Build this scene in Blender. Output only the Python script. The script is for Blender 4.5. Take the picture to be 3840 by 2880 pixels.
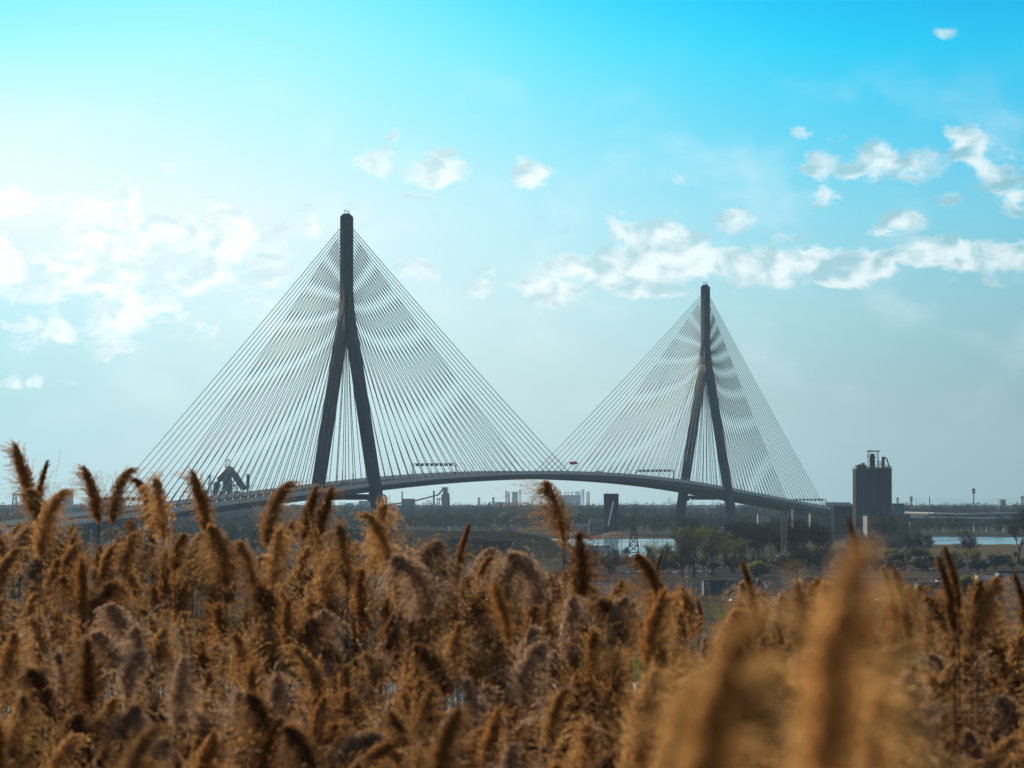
import bpy, math, random
import numpy as np
from math import radians, sin, cos, tan, atan2, pi, sqrt, hypot
from mathutils import Vector, Matrix

for o in list(bpy.data.objects):
    bpy.data.objects.remove(o)
SC = bpy.context.scene
COL = SC.collection
R = random.Random(7)

# ------------------------------------------------------------------ camera
FPX, HCAM, HOR = 13830.0, 32.0, 1872.0        # focal length in photo pixels, eye height, horizon row
PITCH = math.atan((HOR - 1440) / FPX)
cam_d = bpy.data.cameras.new("camera")
cam = bpy.data.objects.new("camera", cam_d)
COL.objects.link(cam)
cam.location = (0, 0, HCAM)
cam.rotation_euler = (pi / 2 + PITCH, 0, 0)
cam_d.sensor_width = 36
cam_d.lens = 36 * FPX / 3840
cam_d.clip_start = 0.3
cam_d.clip_end = 60000
cam_d.dof.use_dof = True
cam_d.dof.focus_distance = 1800
cam_d.dof.aperture_fstop = 8.5
SC.camera = cam
SC.view_settings.view_transform = 'Standard'
SC.view_settings.look = 'None'
SC.view_settings.exposure = 0
SC.view_settings.gamma = 1
SC.cycles.use_denoising = True
SC.cycles.max_bounces = 6
SC.cycles.transparent_max_bounces = 12
SC.cycles.volume_bounces = 0

SUN_AZ, SUN_EL = radians(-27), radians(25)   # left of the view, in front of the camera


def lin(c):
    r = []
    for v in c:
        v = v / 255.0
        r.append(v / 12.92 if v <= 0.04045 else ((v + 0.055) / 1.055) ** 2.4)
    return tuple(r)


# ------------------------------------------------------------------ sky
def build_world():
    w = bpy.data.worlds.new("World")
    SC.world = w
    w.use_nodes = True
    nt = w.node_tree
    nt.nodes.clear()
    N, L = nt.nodes, nt.links

    def val(x):
        return x

    def m(op, a, b=None, c=None, clamp=False):
        n = N.new('ShaderNodeMath')
        n.operation = op
        n.use_clamp = clamp
        for i, v in enumerate((a, b, c)):
            if v is None:
                continue
            if isinstance(v, (int, float)):
                n.inputs[i].default_value = v
            else:
                L.new(v, n.inputs[i])
        return n.outputs[0]

    def sstep(v, a, b):
        n = N.new('ShaderNodeMapRange')
        n.interpolation_type = 'SMOOTHSTEP'
        L.new(v, n.inputs[0])
        n.inputs[1].default_value = a
        n.inputs[2].default_value = b
        return n.outputs[0]

    def mix(f, a, b):
        n = N.new('ShaderNodeMix')
        n.data_type = 'RGBA'
        n.clamp_result = False
        if isinstance(f, (int, float)):
            n.inputs[0].default_value = f
        else:
            L.new(f, n.inputs[0])
        for i, v in ((6, a), (7, b)):
            if isinstance(v, tuple):
                n.inputs[i].default_value = (*v, 1)
            else:
                L.new(v, n.inputs[i])
        return n.outputs[2]

    tc = N.new('ShaderNodeTexCoord')
    sep = N.new('ShaderNodeSeparateXYZ')
    L.new(tc.outputs['Generated'], sep.inputs[0])
    az = m('ARCTAN2', sep.outputs[0], sep.outputs[1])      # compass direction of the sky point
    el = m('ARCSINE', sep.outputs[2])                      # its height above the horizon

    def A(px):
        return math.atan((px - 1920) / FPX)

    def E_(py):
        return math.atan((HOR - py) / FPX)

    rows = [
        (-100, [(110, 240, 255), (150, 252, 255), (0, 222, 255), (0, 190, 255), (0, 172, 232)]),
        (170, [(168, 254, 255), (180, 254, 255), (100, 238, 255), (0, 212, 255), (40, 196, 240)]),
        (450, [(226, 255, 255), (200, 254, 255), (150, 240, 255), (84, 216, 250), (80, 200, 238)]),
        (800, [(248, 255, 255), (234, 254, 255), (192, 243, 254), (144, 223, 244), (120, 203, 226)]),
        (1150, [(196, 242, 250), (224, 252, 254), (206, 240, 244), (172, 220, 228), (140, 192, 203)]),
        (1500, [(180, 224, 230), (208, 236, 236), (204, 229, 228), (172, 204, 207), (142, 176, 182)]),
        (1860, [(180, 212, 216), (198, 222, 222), (192, 212, 213), (166, 192, 195), (138, 168, 174)]),
    ]
    x = m('DIVIDE', m('SUBTRACT', az, A(0)), A(3840) - A(0), clamp=True)
    outs = []
    for py, cols in rows:
        cr = N.new('ShaderNodeValToRGB')
        cr.color_ramp.interpolation = 'B_SPLINE'
        els = cr.color_ramp.elements
        pos = [0, .25, .5, .75, 1]
        els[0].position, els[1].position = 0, 1
        for p in pos[1:-1]:
            els.new(p)
        for e_, c in zip(els, cols):
            e_.color = (*lin(c), 1)
        L.new(x, cr.inputs[0])
        outs.append((py, cr.outputs[0]))
    colr = outs[-1][1]
    for i in range(len(outs) - 2, -1, -1):
        n = N.new('ShaderNodeMapRange')
        n.interpolation_type = 'LINEAR'
        L.new(el, n.inputs[0])
        n.inputs[1].default_value = E_(outs[i + 1][0])
        n.inputs[2].default_value = E_(outs[i][0])
        colr = mix(n.outputs[0], colr, outs[i][1])

    # clouds: fractal noise over the sky dome, gathered where the photograph's banks of cloud hang
    comb = N.new('ShaderNodeCombineXYZ')
    L.new(m('MULTIPLY', az, 100), comb.inputs[0])
    L.new(m('MULTIPLY', el, 135), comb.inputs[1])

    def noise(vec, scale, detail, rough, dist=0.0, off=(0, 0, 0)):
        mp = N.new('ShaderNodeMapping')
        mp.inputs['Location'].default_value = off
        L.new(vec, mp.inputs[0])
        n = N.new('ShaderNodeTexNoise')
        n.inputs['Scale'].default_value = scale
        n.inputs['Detail'].default_value = detail
        n.inputs['Roughness'].default_value = rough
        n.inputs['Distortion'].default_value = dist
        L.new(mp.outputs[0], n.inputs[0])
        return n.outputs[0]

    v = comb.outputs[0]
    n1 = noise(v, 0.8, 8, .61, .35)
    n2 = noise(v, 0.8, 8, .61, .35, (-.16, .24, 0))
    blobs = [  # px, py, rx, ry, weight
        (60, 770, 130, 75, 1.15), (230, 770, 110, 65, 0.92), (470, 740, 90, 70, 1.03), (400, 860, 190, 160, 1.21), (640, 850, 180, 75, 1.03),
        (880, 880, 200, 130, 1.15), (1000, 960, 130, 110, 1.03), (720, 1050, 180, 90, 1.09), (330, 1020, 260, 110, 1.26), (40, 1000, 150, 120, 1.21),
        (180, 1100, 140, 70, 1.03), (520, 1170, 280, 120, 1.03), (230, 1250, 240, 100, 0.98), (800, 1150, 250, 36, 0.86), (650, 1250, 220, 60, 0.80),
        (1190, 870, 110, 55, 0.80), (1400, 610, 110, 75, 1.0), (1620, 650, 120, 100, 1.1), (1480, 510, 50, 45, .85), (1340, 770, 90, 55, .7),
        (620, 650, 160, 50, .72), (1960, 610, 45, 50, .95), (2015, 660, 80, 60, 1.12), (1600, 1000, 130, 80, .85),
        (1800, 1080, 80, 70, .85), (2550, 670, 45, 42, .9), (2745, 825, 110, 55, 1.1), (2350, 870, 85, 85, 1.0),
        (2480, 920, 200, 90, 1.24), (2080, 1085, 170, 60, 1.24), (2250, 1010, 200, 90, 1.42), (2450, 1010, 200, 75, 1.36), (2650, 985, 220, 80, 1.36),
        (2850, 1000, 200, 75, 1.30), (3060, 985, 200, 65, 1.36), (3260, 1000, 200, 65, 1.36), (3460, 970, 200, 60, 1.36), (3640, 960, 200, 60, 1.42),
        (3820, 975, 190, 65, 1.42), (2940, 895, 90, 34, .9), (3400, 830, 100, 45, 1.05), (3320, 880, 80, 30, .85),
        (3020, 500, 70, 35, .95), (3140, 525, 60, 30, .9), (3090, 610, 90, 60, .95), (3310, 600, 110, 80, 1.12),
        (3450, 605, 110, 70, 1.0), (3640, 560, 110, 85, 1.15), (3740, 650, 150, 100, 1.12), (3090, 745, 120, 45, .95),
        (3570, 745, 60, 40, .9), (3820, 760, 70, 60, 1.0), (3555, 128, 45, 26, .95), (2540, 795, 35, 22, .8),
        (3000, 1060, 900, 32, .92), (2400, 1100, 400, 34, .85), (3400, 640, 420, 60, .8), (500, 900, 520, 160, 0.92), (250, 1440, 260, 30, .6),
    ]
    acc = None
    for px, py, rx, ry, wt in blobs:
        mp = N.new('ShaderNodeMapping')
        mp.vector_type = 'POINT'
        sx, sy = FPX / rx / 100, FPX / ry / 135
        mp.inputs['Scale'].default_value = (sx, sy, 0)
        mp.inputs['Location'].default_value = (-A(px) * 100 * sx, -E_(py) * 135 * sy, 0)
        L.new(v, mp.inputs[0])
        dt = N.new('ShaderNodeVectorMath')
        dt.operation = 'DOT_PRODUCT'
        L.new(mp.outputs[0], dt.inputs[0])
        L.new(mp.outputs[0], dt.inputs[1])
        g = m('MULTIPLY', m('POWER', 2.718, m('MULTIPLY', dt.outputs['Value'], -.62)), wt)
        acc = g if acc is None else m('MAXIMUM', acc, g)
    dens = m('ADD', m('MULTIPLY', acc, 1.25), m('MULTIPLY', m('SUBTRACT', n1, .5), 3.7))
    alpha = sstep(dens, .70, 1.32)
    veil = m('MULTIPLY', sstep(noise(v, .35, 5, .5, .2, (3, 1, 0)), .48, .8), sstep(el, .005, .05))
    n3 = noise(v, 0.8, 3, .5, .35)
    n4 = noise(v, 0.8, 3, .5, .35, (-.20, .34, 0))
    shade = m('ADD', .62, m('MULTIPLY', m('SUBTRACT', n3, n4), -5.0), clamp=True)
    lit = mix(x, (1.2, 1.2, 1.18), (.88, .98, .99))
    shd = mix(x, (.84, 1.0, 1.0), (.30, .56, .64))
    ccol = mix(shade, shd, lit)
    colr = mix(m('MULTIPLY', m('MULTIPLY', veil, .34), sstep(el, radians(7.4), radians(5))), colr, lit)
    colr = mix(m('MULTIPLY', alpha, .82), colr, ccol)

    sky = N.new('ShaderNodeTexSky')
    sky.sky_type = 'NISHITA'
    sky.sun_disc = False
    sky.sun_elevation = SUN_EL
    sky.sun_rotation = SUN_AZ
    sky.air_density, sky.dust_density, sky.ozone_density = 1.0, 1.6, 1.0
    nsc = N.new('ShaderNodeMix')
    nsc.data_type = 'RGBA'
    nsc.blend_type = 'MULTIPLY'
    nsc.inputs[0].default_value = 1
    L.new(sky.outputs[0], nsc.inputs[6])
    nsc.inputs[7].default_value = (0.10, 0.10, 0.10, 1)
    away = m('MAXIMUM', sstep(el, radians(10), radians(24)),
             sstep(m('ABSOLUTE', az), radians(14), radians(40)))
    fin = mix(away, colr, nsc.outputs[2])
    bg = N.new('ShaderNodeBackground')
    L.new(fin, bg.inputs[0])
    bg.inputs[1].default_value = 1.0
    out = N.new('ShaderNodeOutputWorld')
    L.new(bg.outputs[0], out.inputs[0])
    w.cycles.sampling_method = 'MANUAL'
    w.cycles.sample_map_resolution = 1024


build_world()
sun_d = bpy.data.lights.new("sun", 'SUN')
sun_d.energy = 4.9
sun_d.angle = radians(0.6)
sun_d.color = (1.0, 0.90, 0.74)
sun = bpy.data.objects.new("sun", sun_d)
COL.objects.link(sun)
sdir = Vector((sin(SUN_AZ) * cos(SUN_EL), cos(SUN_AZ) * cos(SUN_EL), sin(SUN_EL)))
sun.rotation_euler = sdir.to_track_quat('Z', 'Y').to_euler()


# ------------------------------------------------------------------ where a picture position lies in the world
def P(px, py, Y):
    u, v = (px - 1920) / FPX, (1440 - py) / FPX
    dy = cos(PITCH) - v * sin(PITCH)
    dz = sin(PITCH) + v * cos(PITCH)
    return Vector((u / dy * Y, Y, HCAM + dz / dy * Y))


def G(px, py, z=0.0):
    a = P(px, py, 1000.0)
    k = (z - HCAM) / (a.z - HCAM) * 1000
    return P(px, py, k)


def M(Y):            # metres per photo pixel at that distance
    return Y / FPX


# ------------------------------------------------------------------ materials
def mat(name, c1, c2=None, rough=.8, scale=.2, metal=0.0, detail=6, bump=0.0, coat=0, spec=None, stretch=None, trans=0.0, island=False,
        emis=0.0):
    m_ = bpy.data.materials.new(name)
    m_.use_nodes = True
    nt = m_.node_tree
    N, L = nt.nodes, nt.links
    b = N['Principled BSDF']
    b.inputs['Roughness'].default_value = rough
    b.inputs['Metallic'].default_value = metal
    if spec is not None:
        b.inputs['Specular IOR Level'].default_value = spec
    if coat:
        b.inputs['Coat Weight'].default_value = coat
    if c2 is None:
        c2 = tuple(x * .72 for x in c1)
    tc = N.new('ShaderNodeTexCoord')
    mp = N.new('ShaderNodeMapping')
    L.new(tc.outputs['Object'], mp.inputs[0])
    if stretch:
        mp.inputs['Scale'].default_value = stretch
    ns = N.new('ShaderNodeTexNoise')
    ns.inputs['Scale'].default_value = scale
    ns.inputs['Detail'].default_value = detail
    ns.inputs['Roughness'].default_value = .6
    L.new(mp.outputs[0], ns.inputs[0])
    mr = N.new('ShaderNodeMapRange')
    mr.inputs[1].default_value = .34
    mr.inputs[2].default_value = .66
    L.new(ns.outputs[0], mr.inputs[0])
    fac = mr.outputs[0]
    if island:
        gi = N.new('ShaderNodeNewGeometry')
        oi = N.new('ShaderNodeObjectInfo')
        ad = N.new('ShaderNodeMath')
        ad.operation = 'MULTIPLY_ADD'
        L.new(gi.outputs['Random Per Island'], ad.inputs[0])
        ad.inputs[1].default_value = .45
        ml = N.new('ShaderNodeMath')
        ml.operation = 'MULTIPLY'
        L.new(oi.outputs['Random'], ml.inputs[0])
        ml.inputs[1].default_value = .55
        L.new(ml.outputs[0], ad.inputs[2])
        fac = ad.outputs[0]
    mx = N.new('ShaderNodeMix')
    mx.data_type = 'RGBA'
    L.new(fac, mx.inputs[0])
    mx.inputs[6].default_value = (*c1, 1)
    mx.inputs[7].default_value = (*c2, 1)
    L.new(mx.outputs[2], b.inputs['Base Color'])
    if bump:
        bp = N.new('ShaderNodeBump')
        bp.inputs['Strength'].default_value = bump
        L.new(ns.outputs[0], bp.inputs['Height'])
        L.new(bp.outputs[0], b.inputs['Normal'])
    if trans:
        tr = N.new('ShaderNodeBsdfTranslucent')
        L.new(mx.outputs[2], tr.inputs[0])
        ms = N.new('ShaderNodeMixShader')
        ms.inputs[0].default_value = trans
        L.new(b.outputs[0], ms.inputs[1])
        L.new(tr.outputs[0], ms.inputs[2])
        L.new(ms.outputs[0], N['Material Output'].inputs[0])
    return m_


def water_mat():
    m_ = bpy.data.materials.new('water')
    m_.use_nodes = True
    N, L = m_.node_tree.nodes, m_.node_tree.links
    b = N['Principled BSDF']
    b.inputs['Base Color'].default_value = (.03, .045, .05, 1)
    b.inputs['Roughness'].default_value = .12
    b.inputs['IOR'].default_value = 1.33
    tc = N.new('ShaderNodeTexCoord')
    ns = N.new('ShaderNodeTexNoise')
    ns.inputs['Scale'].default_value = .35
    ns.inputs['Detail'].default_value = 5
    L.new(tc.outputs['Object'], ns.inputs[0])
    bp = N.new('ShaderNodeBump')
    bp.inputs['Strength'].default_value = .10
    bp.inputs['Distance'].default_value = .3
    L.new(ns.outputs[0], bp.inputs['Height'])
    L.new(bp.outputs[0], b.inputs['Normal'])
    return m_


def ground_mat():
    m_ = bpy.data.materials.new('ground_cover')
    m_.use_nodes = True
    N, L = m_.node_tree.nodes, m_.node_tree.links
    b = N['Principled BSDF']
    b.inputs['Roughness'].default_value = .95
    b.inputs['Specular IOR Level'].default_value = 0
    tc = N.new('ShaderNodeTexCoord')
    n1 = N.new('ShaderNodeTexNoise')
    n1.inputs['Scale'].default_value = .0045
    n1.inputs['Detail'].default_value = 10
    n1.inputs['Roughness'].default_value = .65
    L.new(tc.outputs['Object'], n1.inputs[0])
    cr = N.new('ShaderNodeValToRGB')
    e = cr.color_ramp.elements
    e[0].position, e[0].color = .30, (.035, .032, .028, 1)
    e[1].position, e[1].color = .74, (.13, .11, .085, 1)
    for p, c in ((.42, (.06, .05, .04)), (.5, (.055, .055, .03)), (.58, (.09, .075, .055)), (.66, (.06, .062, .035))):
        x = e.new(p)
        x.color = (*c, 1)
    L.new(n1.outputs[0], cr.inputs[0])
    L.new(cr.outputs[0], b.inputs['Base Color'])
    return m_


MT = dict(
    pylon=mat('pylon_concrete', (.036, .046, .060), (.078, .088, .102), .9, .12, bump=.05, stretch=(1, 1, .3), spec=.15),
    parapet=mat('parapet_concrete', (.72, .69, .61), (.58, .56, .50), .8, .12, stretch=(1, 1, 3)),
    girder=mat('painted_girder', (.08, .10, .125), (.06, .08, .10), .7, .05, spec=.2),
    under=mat('deck_underside', (.17, .15, .13), (.13, .12, .11), .85, .05),
    cable=mat('cable_sheath', (.020, .034, .042), (.016, .026, .034), .5, .3, spec=.12),
    pipe=mat('guide_pipe', (.30, .37, .39), (.24, .31, .34), .5, .3, metal=.0),
    steel=mat('galvanised_steel', (.16, .17, .18), (.11, .12, .13), .5, .4, metal=.4),
    dark=mat('dark_steel', (.035, .038, .042), (.05, .048, .045), .6, .4),
    asphalt=mat('asphalt', (.055, .055, .055), (.045, .045, .045), .9, .3, spec=0),
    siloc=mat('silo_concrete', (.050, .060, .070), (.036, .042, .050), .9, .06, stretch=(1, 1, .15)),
    darkclad=mat('dark_cladding', (.05, .05, .055), (.035, .034, .036), .7, .1, stretch=(4, 4, .2), spec=0),
    brownclad=mat('brown_cladding', (.20, .16, .135), (.15, .125, .11), .8, .1, stretch=(3, 3, .2)),
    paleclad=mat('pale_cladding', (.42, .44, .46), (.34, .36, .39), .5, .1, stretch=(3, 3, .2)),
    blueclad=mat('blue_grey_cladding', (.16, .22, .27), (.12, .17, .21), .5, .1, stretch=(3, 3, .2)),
    teal=mat('teal_cladding', (.03, .07, .085), (.022, .05, .06), .55, .2, stretch=(3, 3, .2)),
    concrete=mat('plain_concrete', (.30, .30, .29), (.22, .22, .215), .85, .1),
    rust=mat('rusty_steel', (.13, .065, .045), (.08, .045, .035), .8, .3),
    yellow=mat('yellow_paint', (.42, .27, .06), (.34, .2, .05), .6, .5),
    white=mat('white_paint', (.78, .78, .76), (.66, .66, .64), .4, .3),
    glass=mat('window_glass', (.03, .04, .05), (.04, .05, .06), .08, .3),
    roof=mat('roof_membrane', (.09, .09, .095), (.07, .07, .075), .55, .1, spec=0),
    red=mat('red_cloth', (.55, .03, .03), (.45, .02, .02), .8, 1),
    cyan=mat('light_blue_cloth', (.12, .42, .55), (.1, .36, .5), .7, 1),
    bark=mat('bark', (.055, .045, .038), (.035, .03, .026), .9, 1.5),
    twig=mat('twigs', (.065, .047, .036), (.045, .034, .028), .9, 1.5),
    bud=mat('spring_leaves', (.24, .22, .05), (.14, .15, .035), .7, 2, trans=.45, island=True),
    bud2=mat('olive_leaves', (.13, .105, .05), (.075, .062, .034), .7, 2, trans=.35, island=True),
    bud3=mat('reddish_buds', (.10, .07, .05), (.07, .05, .04), .8, 2, trans=.2, island=True),
    forest=mat('far_trees', (.045, .036, .026), (.058, .056, .024), .9, .004, island=False, spec=0),
    evergreen=mat('evergreen_needles', (.02, .035, .025), (.015, .025, .02), .9, 1),
    grass=mat('short_grass', (.07, .12, .022), (.05, .085, .02), .9, .08, spec=0),
    mound=mat('mound_grass', (.055, .052, .034), (.034, .030, .026), .95, .02, spec=0),
    gravel=mat('stockpile', (.16, .15, .15), (.11, .105, .10), .95, .15, spec=0),
    sand=mat('sand', (.24, .17, .12), (.17, .13, .10), .95, .05, spec=0),
    tyre=mat('tyre_rubber', (.02, .02, .02), (.025, .025, .025), .9, 2),
    field=mat('dry_field', (.13, .095, .06), (.075, .07, .035), .95, .02, spec=0),
    wire=mat('wire', (.02, .02, .022), (.03, .03, .03), .95, 1, spec=0),
    soil=mat('hill_soil', (.05, .04, .03), (.03, .035, .015), .95, 1.5, spec=0),
    plume=mat('plume_dark', (.62, .31, .100), (.12, .054, .018), .8, 2, trans=.46, island=True, spec=.1),
    plume2=mat('plume_fluff', (.72, .41, .155), (.17, .086, .034), .8, 2, trans=.46, island=True, spec=.1),
    plume3=mat('plume_pale', (.64, .43, .27), (.24, .145, .085), .8, 2, trans=.45, island=True, spec=.1),
    plume5=mat('plume_golden', (.80, .47, .175), (.38, .20, .07), .8, 2, trans=.58, island=True, spec=.1),
    plume4=mat('plume_old', (.30, .155, .065), (.085, .044, .020), .85, 2, trans=.5, island=True, spec=.1),
    stem=mat('reed_stem', (.036, .021, .014), (.075, .044, .025), .7, 3, spec=.1),  # colour darkened to put shade into the gaps between plumes
    leaf=mat('reed_leaf', (.075, .045, .022), (.04, .026, .014), .8, 6, trans=.35, spec=.1),  # darkened along with the stems, for the same shaded gaps
    water=water_mat(), ground=ground_mat(),
)
for c in ((.55, .55, .55), (.05, .05, .06), (.3, .03, .03), (.05, .1, .25), (.7, .7, .7)):
    MT['car%d' % len([k for k in MT if k.startswith('car')])] = mat('car_paint', c, tuple(x * .9 for x in c), .25, .2, coat=.6, metal=.3)


# ------------------------------------------------------------------ mesh builder and tagging
class MB:
    def __init__(s):
        s.v, s.f = [], []

    def quad(s, a, b, c, d):
        i = len(s.v)
        s.v += [tuple(a), tuple(b), tuple(c), tuple(d)]
        s.f.append((i, i + 1, i + 2, i + 3))

    def tri(s, a, b, c):
        i = len(s.v)
        s.v += [tuple(a), tuple(b), tuple(c)]
        s.f.append((i, i + 1, i + 2))

    def hexa(s, lo, hi):        # two rings of points, lo below hi
        n = len(lo)
        i = len(s.v)
        s.v += [tuple(p) for p in lo] + [tuple(p) for p in hi]
        for k in range(n):
            j = (k + 1) % n
            s.f.append((i + k, i + j, i + n + j, i + n + k))
        s.f.append(tuple(i + k for k in reversed(range(n))))
        s.f.append(tuple(i + n + k for k in range(n)))

    def box(s, x0, x1, y0, y1, z0, z1):
        s.hexa([(x0, y0, z0), (x1, y0, z0), (x1, y1, z0), (x0, y1, z0)],
               [(x0, y0, z1), (x1, y0, z1), (x1, y1, z1), (x0, y1, z1)])

    def obox(s, c, ax, lx, ly, z0, z1):   # box with long axis ax (unit 2-D), centred on c
        ax = Vector((ax[0], ax[1], 0)).normalized()
        pr = Vector((ax.y, -ax.x, 0))
        q = [Vector((c[0], c[1], 0)) + ax * a * lx / 2 + pr * b * ly / 2 for a, b in ((-1, 1), (1, 1), (1, -1), (-1, -1))]
        s.hexa([(p.x, p.y, z0) for p in q], [(p.x, p.y, z1) for p in q])

    def beam(s, p, q, w, h=None, up=(0, 0, 1)):
        h = h or w
        p, q = Vector(p), Vector(q)
        d = (q - p)
        if d.length < 1e-6:
            return
        d.normalize()
        u = Vector(up)
        if abs(d.dot(u)) > .98:
            u = Vector((1, 0, 0))
        sd = d.cross(u).normalized()
        u = sd.cross(d)
        o = [sd * w / 2 * a + u * h / 2 * b for a, b in ((-1, -1), (1, -1), (1, 1), (-1, 1))]
        s.hexa([p + x for x in o], [q + x for x in o])

    def tube(s, p, q, r, r2=None, n=6, caps=True):
        r2 = r if r2 is None else r2
        p, q = Vector(p), Vector(q)
        d = q - p
        if d.length < 1e-6:
            return
        d.normalize()
        u = Vector((0, 0, 1)) if abs(d.z) < .9 else Vector((1, 0, 0))
        a = d.cross(u).normalized()
        b = d.cross(a)
        cs = [(cos(2 * pi * k / n), sin(2 * pi * k / n)) for k in range(n)]
        s.hexa([p + (a * c - b * t) * r for c, t in cs], [q + (a * c - b * t) * r2 for c, t in cs])

    def path(s, pts, rad, n=5):
        """one continuous tube along pts with a radius for each"""
        pts = [Vector(p) for p in pts]
        i0 = len(s.v)
        for i, p in enumerate(pts):
            d = (pts[min(i + 1, len(pts) - 1)] - pts[max(i - 1, 0)]).normalized()
            u = Vector((0, 0, 1)) if abs(d.z) < .9 else Vector((1, 0, 0))
            a = d.cross(u).normalized()
            b = d.cross(a)
            r = rad[i] if hasattr(rad, '__len__') else rad
            for k in range(n):
                t = 2 * pi * k / n
                s.v.append(tuple(p + (a * cos(t) - b * sin(t)) * r))
        for i in range(len(pts) - 1):
            for k in range(n):
                j = (k + 1) % n
                a0 = i0 + i * n
                s.f.append((a0 + k, a0 + j, a0 + n + j, a0 + n + k))
        s.f.append(tuple(i0 + k for k in reversed(range(n))))
        e = i0 + (len(pts) - 1) * n
        s.f.append(tuple(e + k for k in range(n)))

    def cyl(s, c, r, z0, z1, n=16, r2=None):
        r2 = r if r2 is None else r2
        cs = [(cos(2 * pi * k / n), sin(2 * pi * k / n)) for k in range(n)]
        s.hexa([(c[0] + r * a, c[1] + r * b, z0) for a, b in cs], [(c[0] + r2 * a, c[1] + r2 * b, z1) for a, b in cs])

    def dome(s, c, r, z0, hh, n=14, k=4):
        for i in range(k):
            a0, a1 = pi / 2 * i / k, pi / 2 * (i + 1) / k
            s.cyl(c, r * cos(a0), z0 + hh * sin(a0), z0 + hh * sin(a1), n, max(r * cos(a1), r * .02))

    def build(s, name, m_, parent=None, smooth=False, local=False):
        me = bpy.data.meshes.new(name)
        off = Vector((0, 0, 0))
        if parent is not None and not local:
            p = parent
            while p is not None:
                off += p.location
                p = p.parent
        vs = s.v if off.length == 0 else [(a - off.x, b - off.y, c - off.z) for a, b, c in s.v]
        me.from_pydata(vs, [], s.f)
        me.materials.append(MT[m_] if isinstance(m_, str) else m_)
        if smooth:
            me.polygons.foreach_set('use_smooth', [True] * len(me.polygons))
        o = bpy.data.objects.new(name, me)
        COL.objects.link(o)
        if parent is not None:
            o.parent = parent
        return o


def tag(o, label=None, cat=None, group=None, kind=None):
    if label:
        o['label'] = label
    if cat:
        o['category'] = cat
    if group:
        o['group'] = group
    if kind:
        o['kind'] = kind
    return o


def thing(name, label, cat, loc=(0, 0, 0), group=None, rz=0):
    o = bpy.data.objects.new(name, None)
    COL.objects.link(o)
    o.empty_display_size = .1
    o.location = loc
    o.rotation_euler.z = rz
    return tag(o, label, cat, group)


ONES = ['', 'first', 'second', 'third', 'fourth', 'fifth', 'sixth', 'seventh', 'eighth', 'ninth', 'tenth', 'eleventh', 'twelfth', 'thirteenth',
        'fourteenth', 'fifteenth', 'sixteenth', 'seventeenth', 'eighteenth', 'nineteenth']
TENS = {2: ('twentieth', 'twenty'), 3: ('thirtieth', 'thirty'), 4: ('fortieth', 'forty')}


def nth(n):
    if n < 20:
        return ONES[n]
    t, o = divmod(n, 10)
    return TENS[t][0] if o == 0 else TENS[t][1] + '-' + ONES[o]


def relabel(pairs, fmt):
    """gives a row of repeats its own place in the row, counted from the left of the view"""
    for i, (x, o) in enumerate(sorted(pairs, key=lambda q: q[0])):
        o['label'] = fmt % nth(i + 1)


def copy_tree(o, parent=None):
    c = o.copy()
    COL.objects.link(c)
    c.parent = parent
    for ch in o.children:
        copy_tree(ch, c)
    return c


def np_obj(name, V, F4, m_, parent=None, F3=None):
    """object from numpy arrays of vertices and quads"""
    me = bpy.data.meshes.new(name)
    nq = len(F4)
    me.vertices.add(len(V))
    me.vertices.foreach_set('co', np.asarray(V, dtype=np.float32).ravel())
    me.loops.add(nq * 4)
    me.loops.foreach_set('vertex_index', np.asarray(F4, dtype=np.int32).ravel())
    me.polygons.add(nq)
    me.polygons.foreach_set('loop_start', np.arange(0, nq * 4, 4, dtype=np.int32))
    me.update(calc_edges=True)
    me.validate()
    for k in (m_ if isinstance(m_, (list, tuple)) else [m_]):
        me.materials.append(MT[k])
    o = bpy.data.objects.new(name, me)
    COL.objects.link(o)
    if parent is not None:
        o.parent = parent
    return o


# ================================================================== THE SETTING
def hill_z(x, y):
    """height of the reed-grown bank the camera stands on"""
    ys = [-400, -20, 0, 3, 8, 14, 26, 34, 60, 130, 200]
    zs = [26, 30.2, 30.2, 29.9, 29.2, 28.5, 27.9, 26.5, 18, 1.0, 0.0]
    z = float(np.interp(y, ys, zs))
    return z + .12 * sin(x * .9 + y * .4) * (1 if y < 60 else 0)


def build_ground():
    xs = sorted(set([-9000, -5000, -3000, -2000, -1200, -700, -400, -250, -150, -90, -60, -40, -28] + list(range(-20, 21, 4)) +
                    [28, 40, 60, 90, 150, 250, 400, 700, 1200, 2000, 3000, 5000, 9000]))
    ys = [-400, -200, -80, -20, -5, 0, 1.5, 3, 5, 8, 11, 14, 18, 22, 26, 30, 34, 42, 50, 60, 80, 100, 130, 160, 200, 300, 500, 900,
          1500, 2400, 3400, 5000, 8000, 12000, 20000]
    mb = MB()
    for y in ys:
        for x in xs:
            mb.v.append((x, y, hill_z(x, y)))
    n = len(xs)
    for j in range(len(ys) - 1):
        for i in range(n - 1):
            a = j * n + i
            mb.f.append((a, a + 1, a + n + 1, a + n))
    tag(mb.build('ground', 'ground', smooth=True), kind='structure')


build_ground()


def sheet(name, pts, z, m_, kind='structure'):
    """flat sheet on the ground through picture positions"""
    mb = MB()
    q = [G(px, py) for px, py in pts]
    mb.v = [(p.x, p.y, z) for p in q]
    mb.f = [tuple(range(len(q)))]
    return tag(mb.build(name, m_), kind=kind)


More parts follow.
